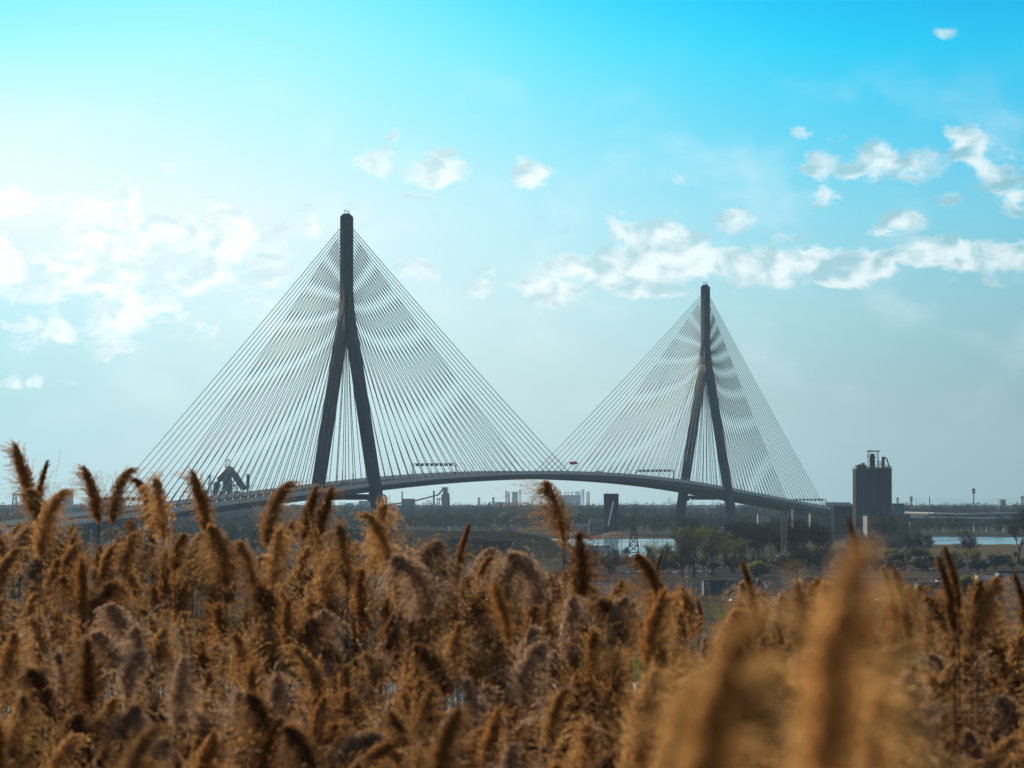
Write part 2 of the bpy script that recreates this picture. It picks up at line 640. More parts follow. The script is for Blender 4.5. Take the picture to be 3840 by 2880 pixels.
def strip(name, px0, px1, py0, py1, z, m_, wob=2.0, n=40, seed=1):
    """band of ground between two picture rows with uneven edges"""
    r = random.Random(seed)
    mb = MB()
    for i in range(n + 1):
        px = px0 + (px1 - px0) * i / n
        k = 1.0
        if name in ('pond', 'lawn', 'field'):      # rounded, narrowing ends
            k = min(1.0, max(.0, min(i, n - i) / (n * .12))) ** .5
        mid, hf = py0 * .4 + py1 * .6, k
        a = G(px, mid + (py1 - mid) * hf + r.uniform(-wob, wob) * k)
        b = G(px, mid + (py0 - mid) * hf + r.uniform(-wob, wob) * .4 * k)
        mb.v += [(a.x, a.y, z), (b.x, b.y, z)]
    for i in range(n):
        mb.f.append((2 * i, 2 * i + 2, 2 * i + 3, 2 * i + 1))
    return tag(mb.build(name, m_), kind='structure')


strip('river', 1400, 2535, 2021, 2066, .010, 'water', .8, seed=2)
strip('river', 2530, 3445, 2014, 2022, .010, 'water', .5, seed=21)
strip('river', 3440, 4300, 2012, 2041, .010, 'water', .8, seed=22)
strip('river_bank', -300, 4200, 2003, 2014, .016, 'darkclad', 1.0, seed=3)
strip('field', 3440, 4300, 2042, 2090, .014, 'field', 2.0, seed=4)
strip('field', 2530, 3445, 2030, 2056, .014, 'field', 2.0, seed=24)
strip('pond', 2260, 2520, 2062, 2092, .014, 'water', 2.0, seed=5)
strip('pond', 3420, 4100, 2236, 2292, .014, 'water', 3.0, seed=6)
strip('pond', -300, 3000, 2560, 2800, .010, 'water', 8.0, seed=8)
strip('lawn', -600, 4500, 2470, 2545, .012, 'grass', 6.0, seed=9)
strip('lawn', 3440, 3720, 1986, 1993, .012, 'grass', 1.0, seed=10)
strip('lawn', 2680, 2900, 2296, 2320, .012, 'grass', 2.0, seed=11)
strip('yard', 2100, 3900, 2168, 2234, .008, 'asphalt', 1.0, seed=13)
strip('yard', 2080, 3700, 2128, 2164, .008, 'asphalt', 1.0, seed=14)


def build_mound():
    """the long dark earth bank in front of the river"""
    mb = MB()
    nx, ny = 46, 10
    for j in range(ny + 1):
        for i in range(nx + 1):
            t = i / nx
            px = 1380 + (2262 - 1380) * t
            Y = 1990 + 190 * j / ny
            prof = min(1, t * 9) * (1 - max(0, (t - .60) / .40) ** 1.35)
            hgt = 14.2 * prof * sin(pi * j / ny) ** .8 + R.uniform(-.2, .2) * prof
            p = P(px, 1900, Y)
            mb.v.append((p.x, Y, max(hgt, .0) + .02 if 0 < j < ny and 0 < i < nx else -.3))
    for j in range(ny):
        for i in range(nx):
            a = j * (nx + 1) + i
            mb.f.append((a, a + 1, a + nx + 2, a + nx + 1))
    tag(mb.build('hill', 'mound', smooth=True), kind='structure')


build_mound()

# ================================================================== THE BRIDGE
T1 = Vector(((1299 - 1920) / FPX * 2430, 2430, 0))
ANG = math.atan2(279, 806)
AX = Vector((sin(ANG), cos(ANG), 0))
PR = Vector((AX.y, -AX.x, 0))          # to the right, towards the camera


def S(s, w, z):
    """bridge coordinates: s along, w across, z up"""
    p = T1 + AX * s + PR * w
    return Vector((p.x, p.y, z))


def ztop(s):
    u = abs(s - 426)
    return 53.4 - (u * u * .05 / 860 if u < 430 else 430 * .025 + (u - 430) * .05)


bridge = thing('cable_stayed_bridge', 'long grey cable-stayed bridge with two tall inverted-Y towers arching over the river', 'bridge',
               tuple(S(0, 0, 0)))


def sweep(mb, s0, s1, step, section, zref=ztop):
    """extrudes a closed section of (w, dz) along the bridge"""
    n = int(math.ceil((s1 - s0) / step))
    k = len(section)
    i0 = len(mb.v)
    for i in range(n + 1):
        s = s0 + (s1 - s0) * i / n
        for w, dz in section:
            mb.v.append(tuple(S(s, w, zref(s) + dz)))
    for i in range(n):
        for j in range(k):
            a, b = i0 + i * k + j, i0 + i * k + (j + 1) % k
            mb.f.append((a, b, b + k, a + k))
    mb.f.append(tuple(i0 + j for j in reversed(range(k))))
    mb.f.append(tuple(i0 + n * k + j for j in range(k)))


def build_deck():
    S0, S1 = -900, 1560
    mb = MB()
    sweep(mb, S0, S1, 20, [(-16.6, -2.6), (16.6, -2.6), (16.6, -3.1), (-16.6, -3.1)])
    deck = mb.build('deck', 'asphalt', bridge)
    mb = MB()
    for sgn in (-1, 1):
        sweep(mb, S0, S1, 20, [(sgn * 16.8, -2.5), (sgn * 18.6, -2.5), (sgn * 18.7, -3.1), (sgn * 17.9, -6.1), (sgn * 16.8, -6.1)][::sgn])
    mb.build('edge_girder', 'girder', bridge)
    mb = MB()
    s = S0 + 2
    while s < S1:
        mb.beam(S(s, -16.7, ztop(s) - 4.4), S(s, 16.7, ztop(s) - 4.4), .5, 2.4)
        s += 7.5
    for w in (-8, 0, 8):
        sweep(mb, S0, S1, 40, [(w - .3, -3.2), (w + .3, -3.2), (w + .3, -4.6), (w - .3, -4.6)])
    mb.build('floor_beam', 'under', bridge)
    for sgn in (-1, 1):
        mb = MB()
        # solid lower wall, an upper rail panel set back, and joints every few metres
        sweep(mb, S0, S1, 20, [(sgn * 16.9, -2.45), (sgn * 18.5, -2.45), (sgn * 18.45, -.95), (sgn * 17.2, -.95)][::sgn])
        sweep(mb, S0, S1, 20, [(sgn * 17.55, -.90), (sgn * 17.85, -.90), (sgn * 17.85, -.06), (sgn * 17.55, -.06)][::sgn])
        mb.build('parapet', 'parapet', bridge)
        mb = MB()
        sweep(mb, S0, S1, 20, [(sgn * 17.4, .0), (sgn * 18.0, .0), (sgn * 18.0, .14), (sgn * 17.4, .14)][::sgn])
        s = S0 + 3
        while s < S1:
            mb.beam(S(s, sgn * 18.56, ztop(s) - 2.4), S(s, sgn * 18.50, ztop(s) + .1), .22, .22)
            s += 5.5
        mb.build('hand_rail', 'steel', bridge)
    # piers of the side spans and approaches
    for s in (-318, -400, -480, -560, -650, 1171, 1250, 1330, 1420):
        mb = MB()
        zt = ztop(s) - 6.2
        if zt < 3:
            continue
        for w in (-11, 11):
            mb.obox(S(s, w, 0), AX, 2.6, 4.4, 0, zt - 1.6)
        mb.obox(S(s, 0, 0), PR, 33, 3.4, zt - 1.6, zt)
        mb.build('pier', 'concrete', bridge)
    return deck


build_deck()


def build_tower(s0, near):
    """inverted-Y concrete pylon: two legs that meet high up in one shaft"""
    base = thing('tower', None, None)
    del_keys = [k for k in base.keys()]
    base.parent = bridge
    base.location = S(s0, 0, 0) - S(0, 0, 0)
    WT, DL = 3.15, 4.7        # half width of a leg across, half depth along

    def off(z):
        if z > 172:
            return 0.0
        if z > 134:
            t = (172 - z) / 38
            return 4.9 * (t ** 1.75)
        return 4.9 + (134 - z) * .162

    def ring(z, w, k=1.0, hw=WT, hd=DL, ch=.8):
        hw, hd = hw * k, hd * k
        pts = [(-hd + ch, -hw), (hd - ch, -hw), (hd, -hw + ch), (hd, hw - ch), (hd - ch, hw), (-hd + ch, hw), (-hd, hw - ch),
               (-hd, -hw + ch)]
        return [S(s0 + a, w + b, z) for a, b in pts]

    # upper shaft
    mb = MB()
    rings = [ring(220, 0, 1, WT, DL)]
    zs = [172, 216.5]
    mb.hexa(ring(171.5, 0), ring(218.1, 0))
    mb.hexa(ring(218.1, 0), ring(219.5, 0, 1, WT - .85, DL - .9, .5))
    for w in (-1.2, 1.2):
        mb.hexa(ring(219.4, w, 1, .7, 2.6, .2), ring(220.4, w, 1, .6, 2.4, .2))
    # shallow vertical rib down each side face
    for w in (-1, 1):
        mb.obox(S(s0, w * (WT + .12), 0), AX, 3.6, .28, 173, 216)
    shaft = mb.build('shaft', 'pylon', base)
    for sgn in (-1, 1):
        mb = MB()
        zz = [171.5, 168, 164, 160, 156, 152, 148, 144, 140, 137, 134, 128]
        for a, b in zip(zz[1:], zz[:-1]):
            mb.hexa(ring(a, sgn * off(a), 1, WT), ring(b, sgn * off(b), 1, WT))
        z = 128
        while z > 0:      # pours about 4 m high with a fine joint
            z2 = max(z - 16, -2)
            k = 1 + (128 - z) * .0006
            k2 = 1 + (128 - z2) * .0006
            mb.hexa(ring(z2, sgn * off(z2), k2), ring(z, sgn * off(z), k))
            z = z2
        for zj in range(8, 132, 8):
            mb.hexa(ring(zj, sgn * off(zj), 1.008 + (128 - zj) * .0006), ring(zj + .18, sgn * off(zj + .18), 1.008 + (128 - zj) * .0006))
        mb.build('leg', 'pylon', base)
    # web closing the fork between the legs down to the crotch
    mb = MB()
    prev = None
    for z in (171, 160, 150, 142, 135):
        o_ = max(off(z) - WT + .6, .3)
        r_ = [S(s0 + a, b, z) for a, b in ((-4.2, -o_), (4.2, -o_), (4.2, o_), (-4.2, o_))]
        if prev:
            mb.hexa(r_, prev)
        prev = r_
    mb.build('fork_web', 'pylon', base)
    # beam between the legs under the deck
    mb = MB()
    zb = ztop(s0) - 6.3
    for w in (-1, 1):
        o_ = off(zb - 3)
        mb.hexa([S(s0 + a, w * b, zb - 6) for a, b in ((-3.8, o_ - 4.4), (3.8, o_ - 4.4), (3.8, o_ - 2.5), (-3.8, o_ - 2.5))],
                [S(s0 + a, w * b, zb - 1.2) for a, b in ((-3.8, o_ - 8.4), (3.8, o_ - 8.4), (3.8, o_ - 2.5), (-3.8, o_ - 2.5))])
    mb.hexa([S(s0 + a, b, zb - 5) for a, b in ((-3.6, -12.5), (3.6, -12.5), (3.6, 12.5), (-3.6, 12.5))],
            [S(s0 + a, b, zb - 1.2) for a, b in ((-3.6, -12.5), (3.6, -12.5), (3.6, 12.5), (-3.6, 12.5))])
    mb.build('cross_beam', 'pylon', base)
    for w in (-1, 1):
        mb = MB()
        mb.obox(S(s0, w * off(0), 0), PR, 17, 17, 0, 2.4)
        mb.build('footing', 'concrete', base)
    # beacons and lightning rods on the top
    mb = MB()
    for a, w, hh in ((0, -2.0, 6.4), (1.2, -.8, 5.2), (-1, .1, 5.0), (.5, .5, 6.2), (1, 1.2, 5.4), (0, 2.1, 5.3)):
        mb.tube(S(s0 + a, w, 219.2), S(s0 + a, w, 219.4 + hh * .75), .055, .03, 5)
    mb.build('lightning_rod', 'dark', base)
    for w in (-1.1, 1.0):
        mb = MB()
        mb.tube(S(s0, w, 219.8), S(s0, w, 222.2 if w < 0 else 221.7), .22, None, 6)
        mb.tube(S(s0, w - .15, 222.0 if w < 0 else 221.5), S(s0, w - .15, 222.9 if w < 0 else 222.4), .38, None, 8)
        mb.build('beacon', 'dark', base)
    if near:
        mb = MB()      # maintenance gallery slung under the deck beside the near tower
        zg = ztop(-40) - 8.6
        for w in (15.0, 12.2):
            for dz in (0, 1.5):
                mb.beam(S(-50, w, zg + dz), S(-4, w, zg + dz + 1.2), .22)
            n = 22
            for i in range(n):
                a, b = -50 + 46 * i / n, -50 + 46 * (i + 1) / n
                mb.beam(S(a, w, zg + 1.2 * i / n), S(b, w, zg + 1.5 + 1.2 * (i + 1) / n), .12)
                mb.beam(S(a, w, zg + 1.2 * i / n), S(a, w, zg + 1.5 + 1.2 * i / n), .12)
        mb.obox(S(-6, 13.4, 0), AX, 6, 4.5, zg - .6, zg + 2.8)
        mb.build('maintenance_gallery', 'dark', base)
        mb = MB()      # drain pipes bending down beside the leg
        for k, r_ in ((0, .42), (1.6, .3)):
            mb.path([S(10 + k, 19.5, 34.8), S(18 + k, 19.8, 34.8), S(19.5 + k, 20, 33.5), S(20 + k, 20.2, 30), S(20.2 + k, 20.4, 5)], r_, 6)
        for q in range(12):
            mb.beam(S(22, 21.6, 34 - 2.4 * q), S(24.2, 21.6, 34 - 2.4 * q), .1)
        mb.beam(S(22, 21.6, 35), S(22, 21.6, 5), .12)
        mb.beam(S(24.2, 21.6, 35), S(24.2, 21.6, 5), .12)
        mb.build('service_pipe', 'dark', base)
    for w in (-1, 1):   # work platform at deck level on the outer leg faces
        mb = MB()
        zz_ = ztop(s0) + 3
        mb.obox(S(s0, w * (off(zz_) - 4), 0), PR, 3.2, 2.0, zz_, zz_ + .25)
        mb.beam(S(s0 - 1, w * (off(zz_) - 5.5), zz_ + 1.2), S(s0 - 1, w * (off(zz_) - 3), zz_ + 1.2), .12)
        mb.build('platform', 'steel', base)
    return base


tower_near = build_tower(0, True)
tower_far = build_tower(853, False)


def cable_specs(s0, inner):
    """27 stays each way; inner=+1 when the main span lies towards +s"""
    out = []
    for side in (-1, 1):
        for dirn in (-1, 1):
            main = (dirn == inner)
            for i in range(27):
                d = 28 + 15.0 * i if main else 28 + (12.0 if s0 == 0 else 12.5) * i
                zt = 150 + (212 - 150) * i / 26
                s = s0 + dirn * d
                out.append((S(s, side * 17.9, ztop(s) - 1.9), S(s0 + dirn * 4.0, side * 1.5, zt), d, side))
    return out


def cable_mesh(mb, a, b, r, n=6):
    pts = []
    k = 6
    L_ = (b - a).length
    for i in range(k + 1):
        t = i / k
        p = a.lerp(b, t)
        p.z -= 4 * t * (1 - t) * L_ * L_ * 6e-6 * 1.6
        pts.append(p)
    mb.path(pts, r, n)


def sleeve(mb, a, b):
    d = (b - a).normalized()
    mb.tube(a - d * .6, a + d * 4.6, .33, None, 8)
    mb.tube(a + d * 4.6, a + d * 5.4, .42, .30, 8)
    mb.beam(a + d * 4.9, a + d * 4.9 + AX * .95 + Vector((0, 0, .25)), .12)     # small camera arm
    mb.obox(a + d * 4.9 + AX * 1.1, AX, .6, .4, (a + d * 4.9).z + .1, (a + d * 4.9).z + .5)


specs1 = cable_specs(0, +1)
specs2 = cable_specs(853, -1)
specs1.sort(key=lambda c: -(c[2] + c[3]))
rest = specs1[100:] + specs2
for a, b, d, sd in specs1[:100]:
    mb = MB()
    cable_mesh(mb, a, b, .25 if sd > 0 else .235)
    c = mb.build('stay_cable', 'cable', bridge, smooth=True)
    mb = MB()
    sleeve(mb, a, b)
    mb.build('guide_pipe', 'pipe', c)
mb = MB()
for a, b, d, sd in rest:
    cable_mesh(mb, a, b, .24, 5)
o = mb.build('stay_cable', 'cable', bridge, smooth=True)
tag(o, 'remaining thin stay cables, most of them fanning from the farther tower', kind='stuff')
mb = MB()
for a, b, d, sd in rest:
    sleeve(mb, a, b)
tag(mb.build('guide_pipe', 'pipe', bridge), 'steel sleeves at the feet of the remaining stays', kind='stuff')


# lamps, gantries and flags that stand on the deck
def make_lamp():
    t = thing('street_lamp', None, None)
    mb = MB()
    mb.tube((0, 0, 0), (0, 0, 9.6), .15, .09, 6)
    mb.beam((0, 0, 9.5), (-2.3, 0, 9.8), .11)
    mb.build('pole', 'steel', t, local=True)
    mb = MB()
    mb.box(-2.9, -2.0, -.22, .22, 9.7, 9.86)
    mb.build('lamp_head', 'dark', t, local=True)
    return t


lamp0 = make_lamp()
first = True
lamps = []
for w, ph in ((15.8, 0), (-15.8, 18)):
    s = -330 + ph
    while s < 1190:
        if abs(s) > 8 and abs(s - 853) > 8:
            l_ = lamp0 if first else copy_tree(lamp0)
            first = False
            l_.location = S(s, w, ztop(s) - 2.6)
            l_.rotation_euler.z = -ANG + (0 if w > 0 else pi)
            side = 'near' if w > 0 else 'far'
            tag(l_, 'slender grey street lamp along the %s edge of the bridge deck' % side, 'street lamp', 'street lamps on the %s edge of the bridge deck' % side)
            lamps.append((w, l_.location.x / l_.location.y, l_))
        s += 43


for w_, side in ((15.8, 'near'), (-15.8, 'far')):
    relabel([(x, o) for w, x, o in lamps if w == w_], '%s slender street lamp from the left along the ' + side + ' edge of the bridge deck')


def gantry(s0, s1, w, label, arms=8):
    """overhead sign gantry: it spans the carriageway and shows its sign backs"""
    t = thing('sign_gantry', label, 'sign gantry', tuple(S(s0, w, ztop(s0) - 2.6)))
    zb = max(ztop(s0), ztop(s1)) + 6.0
    for s, w_ in ((s0, w), (s1, -w)):
        mb = MB()
        mb.beam(S(s, w_, ztop(s) - 2.6), S(s, w_, zb + 1.3), .65)
        mb.beam(S(s, w_ - 1.1, ztop(s) - 2.6), S(s, w_, zb - 3), .25)
        mb.build('post', 'dark', t)
    mb = MB()
    A_, B_ = S(s0, w, zb), S(s1, -w, zb)
    up = Vector((0, 0, 1.5))
    mb.beam(A_, B_, .22)
    mb.beam(A_ + up, B_ + up, .22)
    n = 22
    for i in range(n):
        p, q = A_.lerp(B_, i / n), A_.lerp(B_, (i + 1) / n)
        mb.beam(p, q + up, .12)
        mb.beam(p, p + up, .12)
    mb.build('truss', 'dark', t)
    for i in range(arms):
        mb = MB()
        c = A_.lerp(B_, (i + 1) / (arms + 1))
        mb.obox(c - AX * .5, (B_ - A_), 2.3, .35, zb - .25, zb + 1.6)
        mb.build('sign_panel', 'dark', t)
    return t


gantry(164, 170, 17.2, 'dark sign gantry over the deck just right of the near tower')
gantry(696, 702, 17.2, 'dark sign gantry over the deck just left of the farther tower')
gantry(1213, 1219, 17.2, 'dark sign gantry at the far right end of the stays')
gantry(-352, -346, 17.2, 'dark sign gantry at the left end of the bridge stays')

for i in range(5):
    s = 431 + i * 2.4
    t = thing('flag', 'red flag on a thin pole at mid-span, number %s of five from the left' % ('one', 'two', 'three', 'four', 'five')[i],
              'flag', tuple(S(s, 16.2, ztop(s) - 2.6)), 'red flags at the middle of the bridge')
    t['label'] = ('leftmost red flag of the row at mid-span', 'second red flag from the left at mid-span', 'middle red flag of the five at mid-span',
                  'second red flag from the right at mid-span', 'rightmost red flag of the row at mid-span')[i]
    b0 = S(s, 16.2, ztop(s) - 2.6)
    mb = MB()
    mb.tube(b0, b0 + Vector((0, 0, 10.4)), .09, .05, 6)
    mb.build('pole', 'steel', t)
    mb = MB()
    for k in range(6):
        x0, x1 = -.5 * k, -.5 * (k + 1)
        z0, z1 = .22 * sin(k * 1.2 + i), .22 * sin((k + 1) * 1.2 + i)
        a, b = b0 + Vector((x0, z0, 8.3 + z0 - .08 * k)), b0 + Vector((x1, z1, 8.3 + z1 - .08 * (k + 1)))
        mb.quad(a, b, b + Vector((0, 0, 1.8)), a + Vector((0, 0, 1.8)))
    mb.build('cloth', 'red', t)


# ================================================================== BUILDINGS AND WORKS
def bldg(name, label, cat, px0, px1, pytop, Y, m_, depth=None, roof='roof', zb=0.0, windows=None, yaw=0, fascia=True, group=None, rooft=None,
         ridge=0):
    """rectangular building placed between two picture columns at a distance, with roof, parapet and openings"""
    a, b = P(px0, pytop, Y), P(px1, pytop, Y)
    hgt = a.z
    c = ((a.x + b.x) / 2, Y)
    w = abs(b.x - a.x)
    depth = depth or w * .7
    t = thing(name, label, cat, (c[0], c[1] + depth / 2, zb), group)
    x0, x1, y0, y1 = c[0] - w / 2, c[0] + w / 2, Y, Y + depth
    mb = MB()
    mb.box(x0, x1, y0, y1, zb, hgt - .35)
    mb.build('wall', m_, t)
    mb = MB()
    if ridge:
        o_ = .5
        mb.hexa([(x0 - o_, y0 - o_, hgt - .34), (x1 + o_, y0 - o_, hgt - .34), (x1 + o_, y1 + o_, hgt - .34), (x0 - o_, y1 + o_, hgt - .34)],
                [(x0 - o_, (y0 + y1) / 2 - .2, hgt + ridge), (x1 + o_, (y0 + y1) / 2 - .2, hgt + ridge), (x1 + o_, (y0 + y1) / 2 + .2, hgt + ridge),
                 (x0 - o_, (y0 + y1) / 2 + .2, hgt + ridge)])
    else:
        mb.box(x0 - .25, x1 + .25, y0 - .25, y1 + .25, hgt - .34, hgt)
    mb.build('roof', roof, t)
    if windows:
        nx, nz, ww, wh, zf = windows
        for i in range(nx):
            for k in range(nz):
                xc = x0 + w * (i + .7) / (nx + .4)
                zc = zb + (hgt - zb) * (zf + k * (.9 - zf) / max(nz, 1))
                mb = MB()
                mb.box(xc - ww / 2, xc + ww / 2, y0 - .08, y0 + .1, zc, zc + wh)
                mb.build('window', 'glass', t)
    return t, (x0, x1, y0, y1, hgt)


def stack(name, label, px, pytop, Y, wpx, m_='concrete', zb=0, group=None, collar=True):
    p = P(px, pytop, Y)
    r = wpx * M(Y) / 2
    t = thing(name, label, 'chimney', (p.x, Y, zb), group)
    mb = MB()
    mb.cyl((p.x, Y), r * 1.15, zb, p.z - r * .4, 12, r)
    mb.build('flue', m_, t)
    mb = MB()
    mb.cyl((p.x, Y), r * 1.12, p.z - r * .8, p.z, 12)
    if collar:
        mb.cyl((p.x, Y), r * 1.5, p.z - r * 4.2, p.z - r * 3.9, 12)
    mb.build('rim', 'dark', t)
    return t


# ---- concrete silo block on the right
def build_silos():
    Y = 2900
    k = M(Y)
    L_, R_ = P(3208, 1760, Y), P(3346, 1760, Y)
    top = L_.z
    w = R_.x - L_.x
    t = thing('grain_silo', 'tall dark concrete silo block crowned with towers, pipes and railings', 'silo', ((L_.x + R_.x) / 2, Y + 12, 0))
    r = w / 6.2
    xs = [L_.x + r * 1.0, L_.x + w / 2, R_.x - r * 1.0]
    for row, yy in enumerate((Y + r, Y + r * 3, Y + r * 5)):
        for x in xs:
            mb = MB()
            mb.cyl((x, yy), r * 1.02, 0, top, 28)
            mb.build('silo_barrel', 'siloc', t, smooth=False)
    mb = MB()
    mb.box(L_.x + r * .5, R_.x - r * .5, Y + r * .16, Y + r * 5.2, 0, top - .4)
    mb.build('infill_wall', 'siloc', t)
    mb = MB()
    mb.box(L_.x - .3, R_.x + .3, Y - .2, Y + r * 6.1, top, top + .5)
    mb.build('roof_slab', 'dark', t)
    z0 = top + .5

    def X(px):
        return P(px, 1800, Y).x

    def Z(py):
        return P(3270, py, Y).z
    mb = MB()   # railings round the roof
    for yy in (Y, Y + r * 6):
        for zz in (.6, 1.15):
            mb.beam((L_.x, yy, z0 + zz), (R_.x, yy, z0 + zz), .12)
        for i in range(25):
            x = L_.x + w * i / 24
            mb.beam((x, yy, z0), (x, yy, z0 + 1.15), .1)
    mb.build('railing', 'dark', t)
    mb = MB()   # machine house on the left
    mb.box(X(3214), X(3250), Y + 3, Y + 14, z0, Z(1743))
    mb.box(X(3226), X(3232), Y + 4, Y + 9, Z(1743), Z(1739))
    mb.box(X(3236), X(3245), Y + 4, Y + 9, Z(1743), Z(1735))
    mb.box(X(3229), X(3230), Y + 4, Y + 5, Z(1739), Z(1733))
    mb.build('machine_house', 'rust', t)
    mb = MB()   # cyclone tower
    cx = X(3275)
    mb.cyl((cx, Y + 7), 9.5 * k, z0, Z(1710), 18)
    mb.dome((cx, Y + 7), 9.5 * k, Z(1710), 2.2)
    for q in range(6):
        zz = z0 + (Z(1712) - z0) * q / 6
        mb.cyl((cx, Y + 7), 10.4 * k, zz, zz + .35, 18)
    mb.build('dust_collector', 'darkclad', t)
    mb = MB()   # steel frame round and above it
    xl, xr = X(3260), X(3296)
    for x in (xl, xr):
        for yy in (Y + 2, Y + 12):
            mb.beam((x, yy, z0), (x, yy, Z(1693)), .32)
    for py in (1693, 1715, 1730, 1745):
        for yy in (Y + 2, Y + 12):
            mb.beam((xl, yy, Z(py)), (xr, yy, Z(py)), .25)
    for a_, b_ in (((3260, 1693), (3275, 1712)), ((3296, 1693), (3280, 1710)), ((3260, 1715), (3266, 1745)), ((3296, 1715), (3290, 1745))):
        mb.beam((X(a_[0]), Y + 2, Z(a_[1])), (X(b_[0]), Y + 2, Z(b_[1])), .22)
    mb.box(X(3254), X(3302), Y + 1, Y + 13, Z(1692.5), Z(1689.5))
    for i in range(6):
        mb.beam((X(3259 + i * 2), Y + 3, Z(1689.5)), (X(3259 + i * 2), Y + 3, Z(1686)), .1)
    mb.beam((X(3259), Y + 3, Z(1686)), (X(3269), Y + 3, Z(1686)), .12)
    mb.box(X(3255), X(3258), Y + 3, Y + 5, Z(1716), Z(1703))
    mb.build('steel_frame', 'dark', t)
    mb = MB()   # second vessel with its bent pipe
    cx2 = X(3316)
    mb.cyl((cx2, Y + 8), 6.2 * k, z0, Z(1718), 16)
    mb.dome((cx2, Y + 8), 6.2 * k, Z(1718), 1.5)
    mb.build('filter_vessel', 'rust', t)
    mb = MB()
    mb.path([(cx2, Y + 8, Z(1716)), (X(3324), Y + 8, Z(1716.5)), (X(3329), Y + 8, Z(1720)), (X(3333), Y + 8, Z(1732)), (X(3339), Y + 8, Z(1752))], .55, 8)
    mb.build('bent_pipe', 'dark', t)
    mb = MB()
    for py in (1730, 1738, 1742):
        mb.beam((X(3292), Y + 5, Z(py)), (X(3312), Y + 5, Z(py)), .35)
    for px in (3296, 3302, 3306, 3324, 3328, 3332):
        mb.beam((X(px), Y + 5, z0), (X(px), Y + 5, Z(1741 if px > 3310 else 1731)), .25)
    for px in range(3250, 3345, 5):
        h_ = R.uniform(.8, 2.6)
        mb.box(X(px), X(px + 3), Y + 4, Y + 7, z0, z0 + h_)
    mb.build('catwalk', 'dark', t)
    for px in (3208, 3342):
        mb = MB()
        mb.path([(X(px), Y - .2, z0), (X(px) - 1.0, Y - .2, z0 + 1), (X(px) - .8, Y - .2, z0 + 2.2), (X(px) + .4, Y - .2, z0 + 2.4)], .14, 5)
        mb.build('ladder_hoop', 'dark', t)


build_silos()
bldg('warehouse', 'dark windowless works building with a pale panel left of the silo block', 'building', 3128, 3205, 1898, 2960, 'darkclad', 30)
t_, bx_ = bldg('warehouse', 'grey-blue annex standing just right of the silo block', 'building', 3346, 3392, 1888, 2960, 'blueclad', 26)
t_, bx_ = bldg('warehouse', 'wide brown riverside warehouse in front of the silo block', 'building', 3252, 3412, 1932, 2470, 'brownclad', 30)
mb = MB()
for px in (3262, 3300, 3345, 3368, 3398):
    q = P(px, 1932, 2475)
    mb.box(q.x - 1, q.x + 1, 2474, 2477, q.z, q.z + R.uniform(.6, 1.6))
mb.build('roof_vent', 'dark', t_)
bldg('warehouse', 'lower blank brown shed at the right end of the riverside warehouse', 'building', 3412.6, 3456, 1955, 2455, 'brownclad', 30)
bldg('warehouse', 'long dark shed under the bridge end, left of the works building', 'building', 3040, 3127, 1925, 3000, 'brownclad', 20)
bldg('warehouse', 'narrow pale block with a sunlit edge behind the bare trees', 'building', 2842, 2887, 1926, 2600, 'concrete', 10)
bldg('warehouse', 'slim pale tower block seen between bare trees', 'building', 2971, 2978, 1908, 2700, 'concrete', 5)
for px, lab in ((2870, 'left'), (2900, 'right')):
    pass


# ---- conveyor head house on the far bank
def build_headhouse():
    Y = 3350
    t, bx = bldg('head_house', 'tall dark blank tower on the far river bank with a sunlit slanting conveyor', 'industrial tower', 2265, 2320, 1851, Y,
                 'darkclad', 13)
    mb = MB()
    a, b = P(2300, 1880, Y - 6), P(2281, 1972, Y - 14)
    mb.beam(a, b, 1.1, 1.6)
    mb.build('conveyor', 'white', t)
    mb = MB()
    for px in (2268, 2285, 2300, 2317):
        mb.beam((P(px, 1, Y).x, Y - 5, 0), (P(px, 1, Y).x, Y - 1, P(px, 1930, Y).z), .5)
    mb.build('frame', 'dark', t)
    mb = MB()
    q = P(2279, 1851, Y)
    mb.tube((q.x, Y + 3, q.z), (q.x, Y + 3, q.z + 2.6), .12)
    mb.build('antenna', 'dark', t)
    bldg('office_building', 'low grey two-storey building with small windows left of the dark tower', 'building', 2210, 2264, 1945, 3300, 'concrete', 14,
         windows=(4, 2, 1.4, 1.6, .25))
    bldg('shed', 'low pale blue-roofed shed on the far bank left of the dark tower', 'building', 2145, 2208, 1962, 3290, 'paleclad', 14)


build_headhouse()


